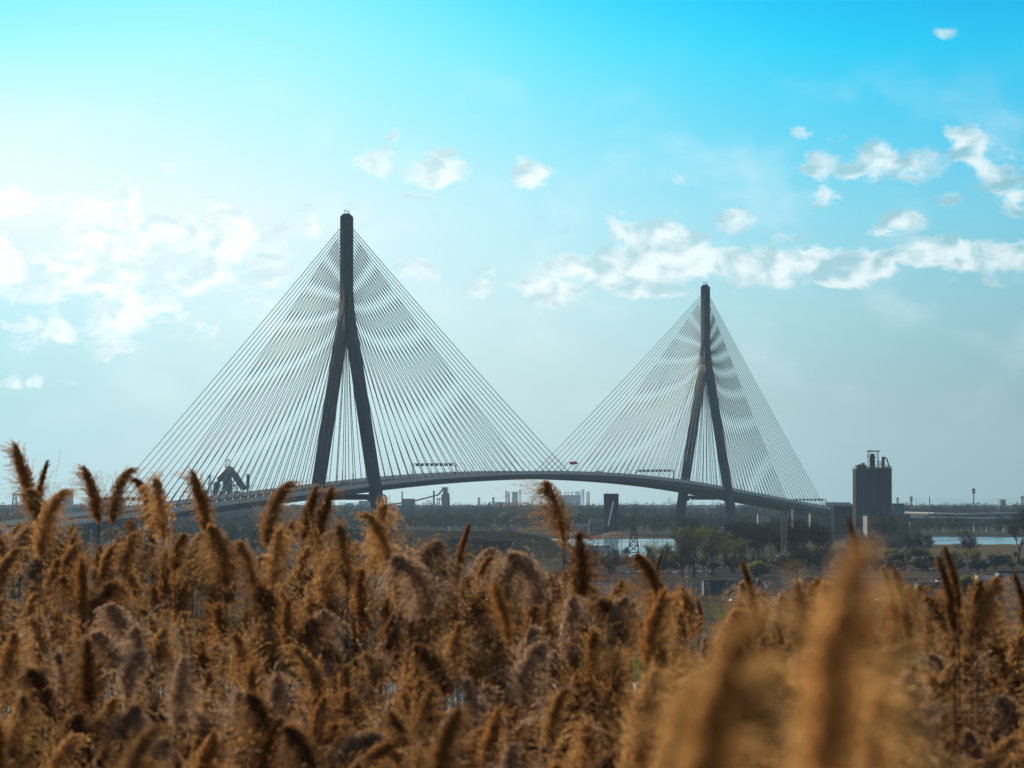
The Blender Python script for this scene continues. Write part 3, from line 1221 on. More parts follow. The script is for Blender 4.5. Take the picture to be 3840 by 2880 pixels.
def build_blast(cx, top, Y, k, label, big):
    """blast furnace: hopper top, bleeder stack, downcomer and stove columns"""
    kk = M(Y)

    def X(dx):
        return P(cx + dx, top, Y).x

    def Z(dy):
        return P(cx, top + dy, Y).z
    t = thing('blast_furnace', label, 'industrial plant', (X(0), Y, 0))
    mb = MB()
    if big:
        mb.hexa([(X(a), Y + b, 0) for a, b in ((-24, -8), (24, -8), (24, 8), (-24, 8))],
                [(X(a), Y + b, Z(62)) for a, b in ((-16, -6), (14, -6), (14, 6), (-16, 6))])
        mb.hexa([(X(a), Y + b, Z(62)) for a, b in ((-15, -6), (13, -6), (13, 6), (-15, 6))],
                [(X(a), Y + b, Z(30)) for a, b in ((-6, -4), (8, -4), (8, 4), (-6, 4))])
        mb.hexa([(X(a), Y + b, Z(46)) for a, b in ((-12, -6), (13, -6), (13, 6), (-12, 6))],
                [(X(a), Y + b, Z(24)) for a, b in ((-3, -4), (9, -4), (9, 4), (-3, 4))])
    else:
        mb.box(X(-14), X(12), Y - 5, Y + 5, 0, Z(26))
        mb.box(X(-9), X(9), Y - 4, Y + 4, Z(26), Z(4))
        mb.box(X(-15), X(10), Y - 4, Y + 4, Z(4), Z(0))
        mb.box(X(-12), X(-4), Y - 3, Y + 3, Z(10), Z(6))
    mb.build('furnace_body', 'dark', t)
    mb = MB()
    if big:
        # downcomer curving to the left
        mb.path([(X(2), Y, Z(34)), (X(-12), Y, Z(52)), (X(-30), Y, Z(72)), (X(-40), Y, Z(92)), (X(-44), Y, Z(118)), (X(-46), Y, 4)], [3.4, 4.2, 4.8, 4.6, 3.6, 3.0], 8)
        mb.path([(X(8), Y + 6, Z(36)), (X(30), Y + 6, Z(64)), (X(52), Y + 6, Z(98)), (X(60), Y + 6, Z(112))], [3.6, 4.2, 3.8, 3.4], 8)
        mb.build('downcomer', 'dark', t)
        mb = MB()
        mb.beam((X(8), Y + 2, Z(30)), (X(66), Y + 2, Z(112)), 5, 6)
        mb.build('skip_bridge', 'dark', t)
        mb = MB()
        for dx in (-6, 8):
            mb.beam((X(dx), Y, Z(34)), (X(dx), Y, Z(2)), .8)
        for dy in (2, 10, 18, 26):
            mb.beam((X(-6), Y, Z(dy)), (X(8), Y, Z(dy)), .6)
        mb.beam((X(-8), Y, Z(0)), (X(9), Y, Z(0)), .9)
        for dy in (16, 20, 24, 28):
            mb.beam((X(-11), Y, Z(dy)), (X(-5), Y, Z(dy)), .5)
        mb.beam((X(-11), Y, Z(14)), (X(-11), Y, Z(30)), .4)
        for i in range(7):
            mb.beam((X(9 + i * 4), Y, Z(24 + i * 5)), (X(12 + i * 4), Y, Z(26 + i * 5)), .5)
        mb.build('top_frame', 'dark', t)
        mb = MB()
        for a_, b_ in (((-24, 88), (-24, 140)), ((24, 88), (24, 140)), ((36, 88), (36, 140)), ((12, 70), (40, 120)), ((40, 80), (12, 120)), ((-58, 84), (-34, 84)), ((-58, 90), (-34, 90)),
                       ((-14, 100), (30, 100)), ((14, 96), (56, 96)), ((20, 60), (34, 60)), ((-18, 48), (-8, 48)), ((-18, 56), (-10, 56)), ((-16, 46), (-16, 60)), ((44, 90), (58, 124)), ((58, 96), (44, 124))):
            mb.beam((X(a_[0]), Y - 3, Z(a_[1])), (X(b_[0]), Y - 3, Z(b_[1])), .9)
        mb.box(X(-30), X(48), Y - 4, Y + 4, 0, Z(118))
        mb.build('trestle', 'dark', t)
    else:
        mb.path([(X(4), Y, Z(20)), (X(12), Y, Z(26)), (X(14), Y, Z(44)), (X(13), Y, 2)], [1.6, 1.8, 1.5, 1.5], 7)
        mb.build('downcomer', 'dark', t)
        mb = MB()
        mb.beam((X(-6), Y + 2, Z(4)), (X(-27), Y + 2, Z(29)), 2.2, 3.2)
        mb.beam((X(-27), Y + 2, Z(29)), (X(-110), Y + 2, Z(50)), 2.2, 2.6)
        mb.beam((X(-110), Y + 2, Z(50)), (X(-210), Y + 2, Z(66)), 2.2, 2.6)
        mb.build('conveyor', 'dark', t)
        mb = MB()
        for dx in (-72, -66, -62, -55):
            mb.beam((X(dx), Y, 0), (X(dx + 2), Y, Z(48)), .7)
        for dy in (52, 60, 68):
            mb.beam((X(-74), Y, Z(dy)), (X(-54), Y, Z(dy)), .6)
        for dx in (-30, -22):
            mb.beam((X(dx), Y, 0), (X(dx), Y, Z(40)), 1.6)
        mb.box(X(-31), X(-12), Y - 2, Y + 2, Z(46), Z(42))
        mb.build('trestle', 'dark', t)
        mb = MB()
        for dy in range(8, 60, 7):
            mb.box(X(12), X(15.5), Y - 3, Y + 3, Z(dy), Z(dy - 2))
            mb.box(X(-16), X(-13), Y - 3, Y + 3, Z(dy + 20), Z(dy + 18)) if dy < 40 else None
        mb.build('platform', 'dark', t)
    return t


build_blast(854, 1724, 4500, 1, 'large black blast furnace with a peaked top seen through the left stay cables', True)
build_blast(1670, 1827, 6500, 1, 'smaller hazy blast furnace with a long rising conveyor under the bridge deck', False)
stack('chimney', 'short thick dark chimney right of the large blast furnace', 930, 1778, 4520, 12, 'dark', collar=False)
stack('chimney', 'thin dark chimney on the dark building right of the near tower', 1508, 1842, 6400, 5, 'dark', collar=False)
stack('chimney', 'dark chimney beside the smaller blast furnace', 1627, 1840, 6400, 7, 'dark', collar=False)
bldg('works_building', 'dark block building at the foot of the rising conveyor', 'building', 1508, 1553, 1870, 6300, 'darkclad', 40)
bldg('works_building', 'low hazy works hall with stepped roof beside the left blast furnace', 'building', 724, 770, 1848, 4600, 'blueclad', 40, ridge=4)
bldg('works_building', 'low hazy hall seen between the legs of the near tower', 'building', 1295, 1322, 1887, 6000, 'paleclad', 40)
bldg('works_building', 'pale round-shouldered hall between the legs of the near tower', 'building', 1346, 1388, 1886, 7000, 'paleclad', 40, ridge=4)
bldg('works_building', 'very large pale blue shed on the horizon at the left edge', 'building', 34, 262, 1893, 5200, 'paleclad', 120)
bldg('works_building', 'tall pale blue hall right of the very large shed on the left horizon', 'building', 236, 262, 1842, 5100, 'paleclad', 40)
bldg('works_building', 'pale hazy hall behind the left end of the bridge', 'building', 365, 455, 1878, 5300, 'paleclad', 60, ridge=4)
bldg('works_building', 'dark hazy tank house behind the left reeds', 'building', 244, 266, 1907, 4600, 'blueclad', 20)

# power station on the horizon
YP = 10000
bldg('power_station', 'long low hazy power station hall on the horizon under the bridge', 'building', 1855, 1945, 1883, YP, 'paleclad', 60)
for px, top, w, lab in ((1796, 1866, 9, 'leftmost of two stubby hazy chimneys under the bridge'), (1850, 1865, 9, 'stubby hazy chimney left of the horizon power station'),
                        (1899, 1841, 7, 'hazy chimney pair left member above the power station'), (1908, 1845, 6, 'reddish hazy chimney beside the pair above the power station')):
    stack('chimney', lab, px, top, YP - 50, w, 'paleclad' if px != 1908 else 'rust')
t = thing('boiler_block', 'cluster of pale hazy boiler stacks above the power station', 'industrial plant', tuple(P(1931, 1900, YP))[:2] + (0,))
for i in range(4):
    mb = MB()
    p_ = P(1923 + i * 5.4, 1844, YP - 60)
    mb.cyl((p_.x, YP - 60), 1.9, 0, p_.z, 10)
    mb.build('flue', 'paleclad', t)
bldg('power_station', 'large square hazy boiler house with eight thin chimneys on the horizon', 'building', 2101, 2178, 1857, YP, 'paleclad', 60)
for i, px in enumerate((2103, 2119, 2130, 2145, 2160, 2164.5, 2169.5, 2175.5)):
    stack('chimney', 'one of the thin chimneys lined along the square boiler house', px, 1843, YP - 70, 3.2, 'blueclad', group='chimneys of the square boiler house',
          collar=False)
for px in (2202, 2209):
    stack('chimney', 'one of two thin chimneys right of the square boiler house', px, 1843, YP - 70, 4.2, 'darkclad', group='pair of chimneys right of the boiler house',
          collar=False)
for i, (px, top, w) in enumerate(((1995, 1875, 4), (2027, 1876, 4), (1832, 1886, 3), (1870, 1880, 3), (1982, 1888, 3))):
    stack('chimney', 'small far chimney poking over the hazy tree line', px, top, YP - 100, w, 'blueclad', group='small far chimneys over the tree line', collar=False)
bldg('works_building', 'low long hazy roof on the horizon between the towers', 'building', 2320, 2412, 1893, 7000, 'paleclad', 40)
bldg('works_building', 'boxy dim building on the right horizon', 'building', 3752, 3772, 1873, 6900, 'blueclad', 40)
bldg('works_building', 'flat hazy building left of the silo block on the skyline', 'building', 3100, 3190, 1884, 5200, 'blueclad', 40)

# little industrial things on the far bank
bldg('storage_tank_house', 'white upright box tank behind the dark mound', 'tank', 1680, 1692, 1971, 2900, 'white', 4)
bldg('shed', 'long low white shed with bright roof glints behind the dark mound', 'building', 1557, 1606, 1989, 2700, 'paleclad', 12)
bldg('shed', 'dark brown long shed below the mound', 'building', 1676, 1832, 2018, 1900, 'rust', 14)
bldg('shed', 'dark container stack with a white lettered mark at the right end of the brown shed', 'building', 1833.5, 1922, 2027, 1890, 'darkclad', 8)
bldg('shed', 'flat white-roofed shed beyond the lattice pylon', 'building', 2205, 2286, 2047, 2240, 'paleclad', 12)


def pile(label, px, pytop, Y, wpx, m_):
    p = P(px, pytop, Y)
    r = wpx * M(Y) / 2
    mb = MB()
    n = 26
    rr = random.Random(int(px))
    prev = [(p.x + r * cos(2 * pi * k / n) * (1 + rr.uniform(-.05, .05)), Y + r * sin(2 * pi * k / n), 0) for k in range(n)]
    for f_ in (.72, .45, .22, .05):
        z = p.z * (1 - f_) * (1 + rr.uniform(-.03, .03))
        cur = [(p.x + r * f_ * cos(2 * pi * k / n) * (1 + rr.uniform(-.06, .06)), Y + r * f_ * sin(2 * pi * k / n), z) for k in range(n)]
        mb.hexa(prev, cur)
        prev = cur
    o = mb.build('stockpile', m_)
    tag(o, label, 'stockpile')


pile('left pale grey gravel heap behind the mound', 1745, 1968, 3150, 150, 'gravel')
pile('right pale grey gravel heap behind the mound', 1900, 1970, 3250, 170, 'gravel')
pile('low brown heap on the far bank left of the lattice pylon', 2310, 1990, 3050, 210, 'sand')
pile('tan heap beside the riverside warehouse', 3225, 1975, 2440, 95, 'sand')
pile('white heap beside the river behind green bushes', 3405, 2036, 2150, 70, 'gravel')


# ---- curving flyover on the right
def flyover(label, pts, th, m_='parapet'):
    t = thing('flyover', label, 'bridge', tuple(P(*pts[0]))[:2] + (0,))
    mb = MB()
    mp_ = MB()
    for (a, b) in zip(pts[:-1], pts[1:]):
        p, q = P(*a), P(*b)
        mb.beam(p - Vector((0, 0, th / 2 + 1)), q - Vector((0, 0, th / 2 + 1)), 11, th)
        for d in (-5.2, 5.2):
            mp_.beam(p + Vector((0, d, -.45)), q + Vector((0, d, -.45)), .4, 1.1)
    mb.build('deck', 'girder', t)
    mp_.build('parapet', m_, t)
    tot = len(pts)
    for i in range(0, 14):
        u = i / 13 * (tot - 1)
        a = min(int(u), tot - 2)
        p = P(*pts[a]).lerp(P(*pts[a + 1]), u - a)
        mb = MB()
        mb.box(p.x - 1, p.x + 1, p.y - 3, p.y + 3, 0, p.z - th - 1)
        mb.build('pier', 'concrete', t)
    return t


flyover('upper pale concrete road flyover crossing the right edge', [(3392, 1919, 4000), (3500, 1922, 3900), (3620, 1925, 3850), (3760, 1921, 3850), (3960, 1921, 3900)], 2.0)
flyover('lower pale concrete road flyover crossing the right edge', [(3392, 1934, 3650), (3520, 1938, 3600), (3680, 1941, 3600), (3960, 1939, 3650)], 2.2)
t = thing('sign_gantry', 'dark gantry of square sign backs above the upper flyover at right', 'sign gantry', tuple(P(3487, 1925, 3880))[:2] + (0,))
for px in (3486, 3571):
    mb = MB()
    p_ = P(px, 1904, 3880)
    mb.beam((p_.x, 3880, 0), (p_.x, 3880, p_.z), .8)
    mb.build('post', 'dark', t)
mb = MB()
mb.beam(P(3486, 1907, 3880), P(3571, 1907, 3880), .4)
mb.build('beam', 'dark', t)
for i in range(8):
    mb = MB()
    p_ = P(3488 + i * 9, 1907, 3878)
    mb.box(p_.x - .8, p_.x + .8, 3877, 3878, p_.z - .9, p_.z + .9)
    mb.build('sign_panel', 'dark', t)


# ---- lattice pylons and poles
def lattice(name, label, px, pytop, Y, base_px, top_px, n, m_='steel', arms=(), cat='pylon', zb=0, th=.22, group=None, depth=None):
    p = P(px, pytop, Y)
    k = M(Y)
    t = thing(name, label, cat, (p.x, Y, zb), group)
    mb = MB()
    H = p.z - zb

    def hw(z):
        return (base_px + (top_px - base_px) * z / H) * k / 2
    cor = ((-1, -1), (1, -1), (1, 1), (-1, 1))

    def C(i, z):
        a = hw(z)
        return Vector((p.x + cor[i % 4][0] * a, Y + cor[i % 4][1] * (a if depth is None else depth), zb + z))
    for i in range(4):
        mb.beam(C(i, 0), C(i, H), th * 1.3)
    for j in range(n):
        z0, z1 = H * (j / n), H * ((j + 1) / n)
        for i in range(4):
            mb.beam(C(i, z0), C(i + 1, z1), th)
            mb.beam(C(i + 1, z0), C(i, z1), th)
            mb.beam(C(i, z1), C(i + 1, z1), th)
    mb.build('mast', m_, t)
    for fz, wpx in arms:
        z = H * fz
        mb = MB()
        a = wpx * k / 2
        for s_ in (-1, 1):
            mb.beam((p.x, Y, zb + z + 1.2 * k * 3), (p.x + s_ * a, Y, zb + z), th)
            mb.beam((p.x, Y, zb + z - 1.0), (p.x + s_ * a, Y, zb + z), th)
            mb.beam((p.x + s_ * a, Y, zb + z), (p.x + s_ * a, Y, zb + z - 1.6), th * .7)
        mb.build('cross_arm', m_, t)
    return t


lattice('power_pylon', 'dark A-shaped lattice pylon standing before the river', 2376, 1935, 1950, 46, 5, 6, 'dark', cat='pylon', th=.36)
lattice('lattice_mast', 'narrow square lattice mast with sunlit braces among bare trees', 2940, 1937, 1690, 21, 17, 14, 'steel', cat='mast', th=.17)
lattice('power_pylon', 'grey lattice pylon with cross arms below the near tower', 1335, 1922, 1950, 16, 10, 10, 'steel', ((.98, 70), (.66, 66), (.42, 60)), th=.2)
lattice('power_pylon', 'hazy lattice pylon left of the large blast furnace', 787, 1779, 5000, 26, 4, 8, 'steel', ((.96, 22), (.82, 24), (.66, 26)), th=.5)
lattice('power_pylon', 'tall thin hazy pylon before the large shed at the left edge', 55, 1850, 4300, 30, 10, 8, 'steel', th=.35)
lattice('power_pylon', 'lattice pylon half hidden below the left end of the bridge', 742, 1960, 2200, 24, 8, 8, 'steel', ((.9, 50), (.6, 60)), th=.22)
lattice('lattice_mast', 'hazy lattice mast right of the boiler stacks', 1950, 1838, 9000, 6, 5, 9, 'steel', ((.97, 8), (.86, 10)), cat='mast', th=.6)
lattice('lattice_mast', 'hazy lattice mast among the thin chimneys', 2186, 1836, 9000, 8, 7, 9, 'steel', ((.97, 12), (.8, 12)), cat='mast', th=.7)
lattice('power_pylon', 'small umbrella-topped pylon just right of the silo block', 3366, 1866, 5200, 6, 4, 5, 'steel', ((.96, 12), (.85, 8)), th=.5)
lattice('power_pylon', 'umbrella-topped pylon farther right of the silo block', 3417, 1862, 4800, 7, 5, 5, 'steel', ((.97, 14), (.86, 9)), th=.5)
lattice('lattice_mast', 'thin spire mast over the right forest', 3486, 1862, 4700, 4, 1.5, 6, 'steel', cat='mast', th=.35)
lattice('power_pylon', 'umbrella-topped pylon at the right edge of the picture', 3834, 1860, 4800, 7, 5, 5, 'steel', ((.97, 14), (.86, 9)), th=.5)
t = lattice('phone_mast', 'telephone mast crowded with antennas over the right forest', 3651, 1833, 4700, 4, 2, 6, 'steel', cat='mast', th=.4)
mb = MB()
for dz, w_ in ((0, 3), (5, 2), (-8, 2.4)):
    p_ = P(3651, 1840 - dz, 4700)
    for i in range(5):
        mb.box(p_.x + w_ * .35 * (i - 2) - .3, p_.x + w_ * .35 * (i - 2) + .3, 4699, 4700.5, p_.z - 1.2, p_.z + 1.2)
mb.build('antenna', 'dark', t)


def pole(label, px, pytop, Y, arms=0, group=None, w=.3):
    p = P(px, pytop, Y)
    t = thing('utility_pole', label, 'utility pole', (p.x, Y, 0), group)
    mb = MB()
    mb.tube((p.x, Y, 0), (p.x, Y, p.z), w * 1.2, w * .7, 6)
    mb.build('post', 'bark', t)
    for i in range(arms):
        mb = MB()
        z = p.z - 1.2 * Y / 2000 * (i * 1.6 + .5)
        a = 2.2 * Y / 2600
        mb.beam((p.x - a, Y, z), (p.x + a, Y, z), .25)
        for q in (-1, -.5, .5, 1):
            mb.beam((p.x + a * q, Y, z), (p.x + a * q, Y, z + .7), .15)
        mb.build('cross_arm', 'bark', t)
    return t


pole('tall pole with three cross arms on the horizon left of the farther tower', 2510, 1865, 5200, 3, w=.45)
pole('pole with cross arms on the horizon between dark tower and farther tower', 2380, 1876, 6000, 2, w=.4)
pole('pole with cross arms on the horizon within the legs of the farther tower', 2672, 1873, 6000, 2, w=.4)
pole('pole with cross arms on the horizon just right of the farther left leg', 2594, 1875, 6500, 2, w=.4)
for i, (px, top, Y) in enumerate(((2245, 1982, 2050), (2290, 2000, 2100), (2331, 2002, 2040), (2437, 2002, 2020), (2452, 1990, 1900), (2467, 2003, 2080),
                                  (2501, 2004, 2000), (2516, 2028, 1800), (2240, 2032, 1750), (2170, 2028, 2100), (2428, 2026, 2100), (2404, 2027, 2150), (2449, 2026, 2150), (2484, 2014, 2150))):
    pole('thin dark pole standing along the near shore of the river', px, top, Y, 0, 'thin poles along the near shore', .16)
for px, top, Y in ((1887, 1943, 2600), (1556, 1880, 4000), (1719, 1881, 6000), (3545, 1895, 3900), (3711, 1921, 3300), (3615, 1935, 3300)):
    pole('thin pole rising from the hazy far bank', px, top, Y, 1, 'thin poles on the far bank', .22)
pole('dark pole with cables in front of the bushes', 2678, 2113, 1250, 1, None, .18)


def wire(label, pts, r, group):
    """overhead line hung between picture positions at given distances, sagging between them"""
    mb = MB()
    for a, b in zip(pts[:-1], pts[1:]):
        p, q = P(*a), P(*b)
        n = 12
        sag = (q - p).length * .012
        mb.path([p.lerp(q, i / n) - Vector((0, 0, 4 * sag * (i / n) * (1 - i / n))) for i in range(n + 1)], r, 4)
    o = mb.build('power_line', 'wire')
    tag(o, label, 'power line', group)


for k, (y0, y1, y2) in enumerate(((1945, 1972, 1958), (1953, 1983, 1968), (1979, 2005, 1990), (2012, 2030, 2020))):
    wire('dark overhead line sagging across the view before the river', [(1400, y0, 1500), (2376, y1, 1650), (2940, y2, 1690), (3950, y2 - 22, 1500)], .06,
         'overhead lines before the river')
for k in range(5):
    wire('faint overhead line across the left sky behind the bridge end', [(-60, 1800 + 18 * k, 3800), (60, 1795 + 18 * k, 4300), (787, 1800 + 15 * k, 5000)], .09,
         'faint overhead lines at left')
for k in range(3):
    wire('faint overhead line on the horizon right of the dark tower', [(1952, 1850 + 11 * k, 8800), (2186, 1846 + 12 * k, 8800), (2510, 1872 + 6 * k, 5200), (2700, 1878 + 4 * k, 6000)], .14,
         'faint overhead lines on the horizon')
for k in range(2):
    wire('faint overhead line above the right forest', [(3366, 1876 + 8 * k, 5200), (3417, 1870 + 8 * k, 4800), (3834, 1868 + 8 * k, 4800)], .1,
         'faint overhead lines above the right forest')
for k in range(3):
    wire('thin slack cable running low from the dark pole', [(2540, 2120 + 12 * k, 1300), (2678, 2150 + 9 * k, 1250), (3000, 2140 + 14 * k, 1300)], .05, 'slack cables from the dark pole')


# ---- yard in the middle distance
def railing(px0, px1, py, Y, label):
    a, b = P(px0, py, Y), P(px1, py, Y)
    t = thing('yard_railing', label, 'railing', (a.x, Y, 0))
    mb = MB()
    for dz in (0, -.7, -1.5):
        mb.beam(a + Vector((0, 0, dz)), b + Vector((0, 0, dz)), .1, .14)
    mb.build('rail', 'yellow', t)
    mb = MB()
    n = int((b.x - a.x) / 1.6)
    for i in range(n + 1):
        p = a.lerp(b, i / n)
        mb.beam((p.x, Y, p.z - 2.2 if i % 4 else p.z - 5.6), (p.x, Y, p.z), .09 if i % 4 else .22)
    mb.build('post', 'yellow', t)
    mb = MB()
    mb.beam(a + Vector((0, .6, -2.4)), b + Vector((0, .6, -2.4)), 1.4, .4)
    mb.build('walkway', 'steel', t)


railing(3000, 3660, 2143, 1400, 'long yellow-brown railing on a raised walkway in front of the right trees')
railing(2145, 2620, 2168, 1360, 'yellow railing behind the long pale tank shed in the centre')
bldg('shed', 'long pale blue-grey flat-roofed shed in the centre yard', 'building', 2160, 2304, 2177, 1240, 'paleclad', 14)
bldg('shed', 'grey shed with a pale frame in front of the centre yard shed', 'building', 2163, 2253, 2203, 1180, 'blueclad', 6)
bldg('shed', 'small pale gabled roof right of the centre yard shed', 'building', 2440, 2470, 2178, 1230, 'paleclad', 8, ridge=1.2)
bldg('shed', 'long dark shed behind the reeds right of centre', 'building', 2640, 2860, 2175, 1230, 'teal', 14)
bldg('shed', 'wide low grey roof in front of the yellow railing', 'building', 3010, 3440, 2166, 1270, 'steel', 18)
bldg('shed', 'teal shed with a light blue roof edge left of the small leafy bush', 'building', 3444, 3560, 2184, 1150, 'teal', 12)
bldg('shed', 'white flat roof end beside the teal shed', 'building', 3515, 3570, 2170, 1220, 'white', 6)
bldg('shed', 'white sloping roof behind the grey container', 'building', 3668, 3744, 2152, 1300, 'white', 10)
t, bx = bldg('shipping_container', 'grey container with a dark roof and pale door at the right edge', 'container', 3746, 3850, 2142, 1090, 'blueclad', 9, roof='darkclad')
mb = MB()
mb.box(bx[0] + .9, bx[0] + 3.0, bx[2] - .1, bx[2] + .05, .6, bx[4] - .6)
mb.build('door', 'paleclad', t)
t = thing('storage_tank', 'dark teal upright tank left of the grey container', 'tank', tuple(P(3750, 2160, 1050))[:2] + (0,))
p_ = P(3750, 2160, 1050)
mb = MB()
mb.cyl((p_.x, 1050), .9, 0, p_.z, 18)
mb.build('shell', 'teal', t)
mb = MB()
mb.dome((p_.x, 1050), .92, p_.z + .01, .5)
mb.build('lid', 'teal', t)
t = thing('blue_flag', 'light blue flag on a pole right of the leaning bare tree', 'flag', tuple(P(3712, 2100, 1350))[:2] + (0,))
p_ = P(3712, 2098, 1350)
mb = MB()
mb.tube((p_.x, 1350, 0), (p_.x, 1350, p_.z + .3), .12, .08, 6)
mb.build('pole', 'steel', t)
mb = MB()
for k in range(5):
    a, b = Vector((p_.x - .28 * k, 1350 + .1 * sin(k), p_.z - .05 * k)), Vector((p_.x - .28 * (k + 1), 1350 + .1 * sin(k + 1), p_.z - .05 * (k + 1)))
    mb.quad(a - Vector((0, 0, 1.1)), b - Vector((0, 0, 1.1)), b, a)
mb.build('cloth', 'cyan', t)


def make_car():
    t = thing('parked_car', None, None)
    mb = MB()
    sec = [(-2.2, .35), (-2.25, .75), (-1.35, .95), (1.5, .98), (2.2, .85), (2.25, .4)]
    mb.hexa([(x, -.85, z) for x, z in sec], [(x, .85, z) for x, z in sec])
    mb.build('body', 'car0', t, local=True)
    mb = MB()
    lo = [(-1.25, -.78, .96), (1.6, -.78, .96), (1.6, .78, .96), (-1.25, .78, .96)]
    hi = [(-.55, -.62, 1.42), (1.05, -.62, 1.42), (1.05, .62, 1.42), (-.55, .62, 1.42)]
    mb.hexa(lo, hi)
    mb.build('cabin', 'glass', t, local=True)
    mb = MB()
    mb.box(-.5, 1.0, -.6, .6, 1.425, 1.47)
    mb.build('roof', 'car0', t, local=True)
    for x in (-1.35, 1.4):
        for y in (-.82, .82):
            mb = MB()
            mb.tube((x, y - .1, .33), (x, y + .1, .33), .33, None, 12)
            mb.build('wheel', 'tyre', t, local=True)
    return t


car0 = make_car()
first = True
rows_ = {0: [], 1: [], 2: []}
for row, (py, px0, px1, n) in enumerate(((2150, 2150, 2700, 22), (2140, 3150, 3620, 16), (2260, 2700, 3420, 12))):
    for i in range(n):
        px = px0 + (px1 - px0) * (i + R.uniform(-.3, .3)) / n
        p = G(px, py + R.uniform(-2, 2))
        c = car0 if first else copy_tree(car0)
        first = False
        c.location = (p.x, p.y, .02)
        c.rotation_euler.z = R.choice((pi / 2, pi / 2 + .1, -pi / 2)) + R.uniform(-.2, .2)
        k = 'car%d' % R.randrange(5)
        for ch in c.children:
            if ch.name.startswith(('body', 'roof')):
                ch.data = ch.data.copy()
                ch.data.materials[0] = MT[k]
        lab = ('car parked in the row behind the centre yard sheds', 'car parked in the row behind the right yellow railing', 'car parked in the near yard behind the reeds')[row]
        tag(c, lab, 'car', ('cars parked behind the centre yard', 'cars parked behind the right railing', 'cars parked in the near yard')[row])
        rows_[row].append((px, c))
relabel(rows_[0], '%s car from the left in the row behind the centre yard sheds')
relabel(rows_[1], '%s car from the left in the row behind the right yellow railing')
relabel(rows_[2], '%s car from the left in the near yard behind the reeds')

def on_deck(o, s_, w_):
    o.location = S(s_, w_, ztop(s_) - 2.58)
    o.rotation_euler = (0, 0, pi / 2 - ANG)


def make_truck(label, s_, w_, m_):
    t = thing('truck', label, 'truck')
    mb = MB()
    mb.box(-8.2, 4.6, -1.25, 1.25, 1.15, 3.95)
    mb.build('trailer', m_, t, local=True)
    mb = MB()
    mb.hexa([(5.0, -1.2, .7), (7.4, -1.2, .7), (7.4, 1.2, .7), (5.0, 1.2, .7)], [(5.0, -1.15, 3.4), (6.9, -1.15, 3.4), (6.9, 1.15, 3.4), (5.0, 1.15, 3.4)])
    mb.box(4.6, 5.0, -.9, .9, .8, 1.2)
    mb.build('cab', 'white', t, local=True)
    mb = MB()
    mb.box(7.16, 7.24, -1.0, 1.0, 2.1, 2.95)
    mb.build('windscreen', 'glass', t, local=True)
    for x in (-7.2, -6.0, 3.2, 6.4):
        for y in (-1.05, 1.05):
            mb = MB()
            mb.tube((x, y - .16, .52), (x, y + .16, .52), .52, None, 12)
            mb.build('wheel', 'tyre', t, local=True)
    on_deck(t, s_, w_)


make_truck('dark green truck on the bridge deck between the legs of the near tower', -22, 9, 'teal')
make_truck('truck with a pale trailer on the deck right of mid-span', 520, 9, 'paleclad')
for s_, w_, lab in ((-52, 9.5, 'small car on the bridge deck left of the near tower'), (118, 9.5, 'small car on the deck under the first sign gantry'),
                    (330, 9.0, 'small car on the deck left of the red flags'), (700, 9.0, 'small car on the deck before the farther tower')):
    c = copy_tree(car0)
    on_deck(c, s_, w_)
    tag(c, lab, 'car', 'cars crossing the bridge')

# ================================================================== TREES
def tree_parts(seed, H, spread=.5, levels=4, twig=1.0, leafy=0, leafsize=.35, stems=1):
    r = random.Random(seed)
    trunk, tw, lf = MB(), MB(), MB()

    def grow(p, d, ln, rad, lev):
        pts, rr = [p], [rad]
        n = 4 if lev < 2 else 3
        q = p
        for i in range(n):
            d = (d + Vector((r.uniform(-1, 1), r.uniform(-1, 1), r.uniform(-.25, .6))) * .16).normalized()
            q = q + d * ln / n
            pts.append(q)
            rr.append(rad * (1 - .5 * (i + 1) / n))
        if lev <= 2:
            trunk.path(pts, rr, 6 if lev == 0 else 4)
        else:
            tw.path(pts, [max(x, .034) for x in rr], 3)
        if lev < levels:
            kids = r.choice((5, 6)) if lev == 0 else r.choice((3, 4, 5)) if lev < 3 else r.choice((3, 4))
            for k in range(kids):
                t = r.uniform(.35, 1) if lev else r.uniform(.28, 1)
                i = min(int(t * n), n - 1)
                bp = pts[i].lerp(pts[i + 1], t * n - i)
                az = r.uniform(0, 2 * pi)
                up = .75 if lev == 0 else .5
                nd = (d * 1.0 + Vector((cos(az), sin(az), up * .35)) * (spread + r.uniform(-.15, .2))).normalized()
                grow(bp, nd, ln * (r.uniform(.75, 1.0) if lev == 0 else r.uniform(.5, .8)), rr[i] * r.uniform(.45, .65), lev + 1)
            if lev:
                grow(pts[-1], d, ln * .65, rr[-1] * .8, lev + 1)
        if leafy and lev >= levels - 1:
            for _ in range(leafy):
                c = pts[r.randrange(1, len(pts))] + Vector((r.gauss(0, .35), r.gauss(0, .35), r.gauss(0, .3)))
                s_ = leafsize * r.uniform(.5, 1.3)
                u = Vector((r.gauss(0, 1), r.gauss(0, 1), r.gauss(0, 1))).normalized()
                w_ = u.cross(Vector((r.gauss(0, 1), r.gauss(0, 1), r.gauss(0, 1)))).normalized()
                lf.quad(c - u * s_, c - w_ * s_ * .6, c + u * s_, c + w_ * s_ * .6)
    for k in range(stems):
        az = r.uniform(0, 6.28)
        b = Vector((cos(az), sin(az), 0)) * (.25 * (stems > 1))
        grow(b, Vector((b.x * 1.2, b.y * 1.2, 1)).normalized(), H * .36 * (1 if k == 0 else r.uniform(.7, 1)), H * .024 / (stems ** .3), 0)
    return trunk, tw, lf


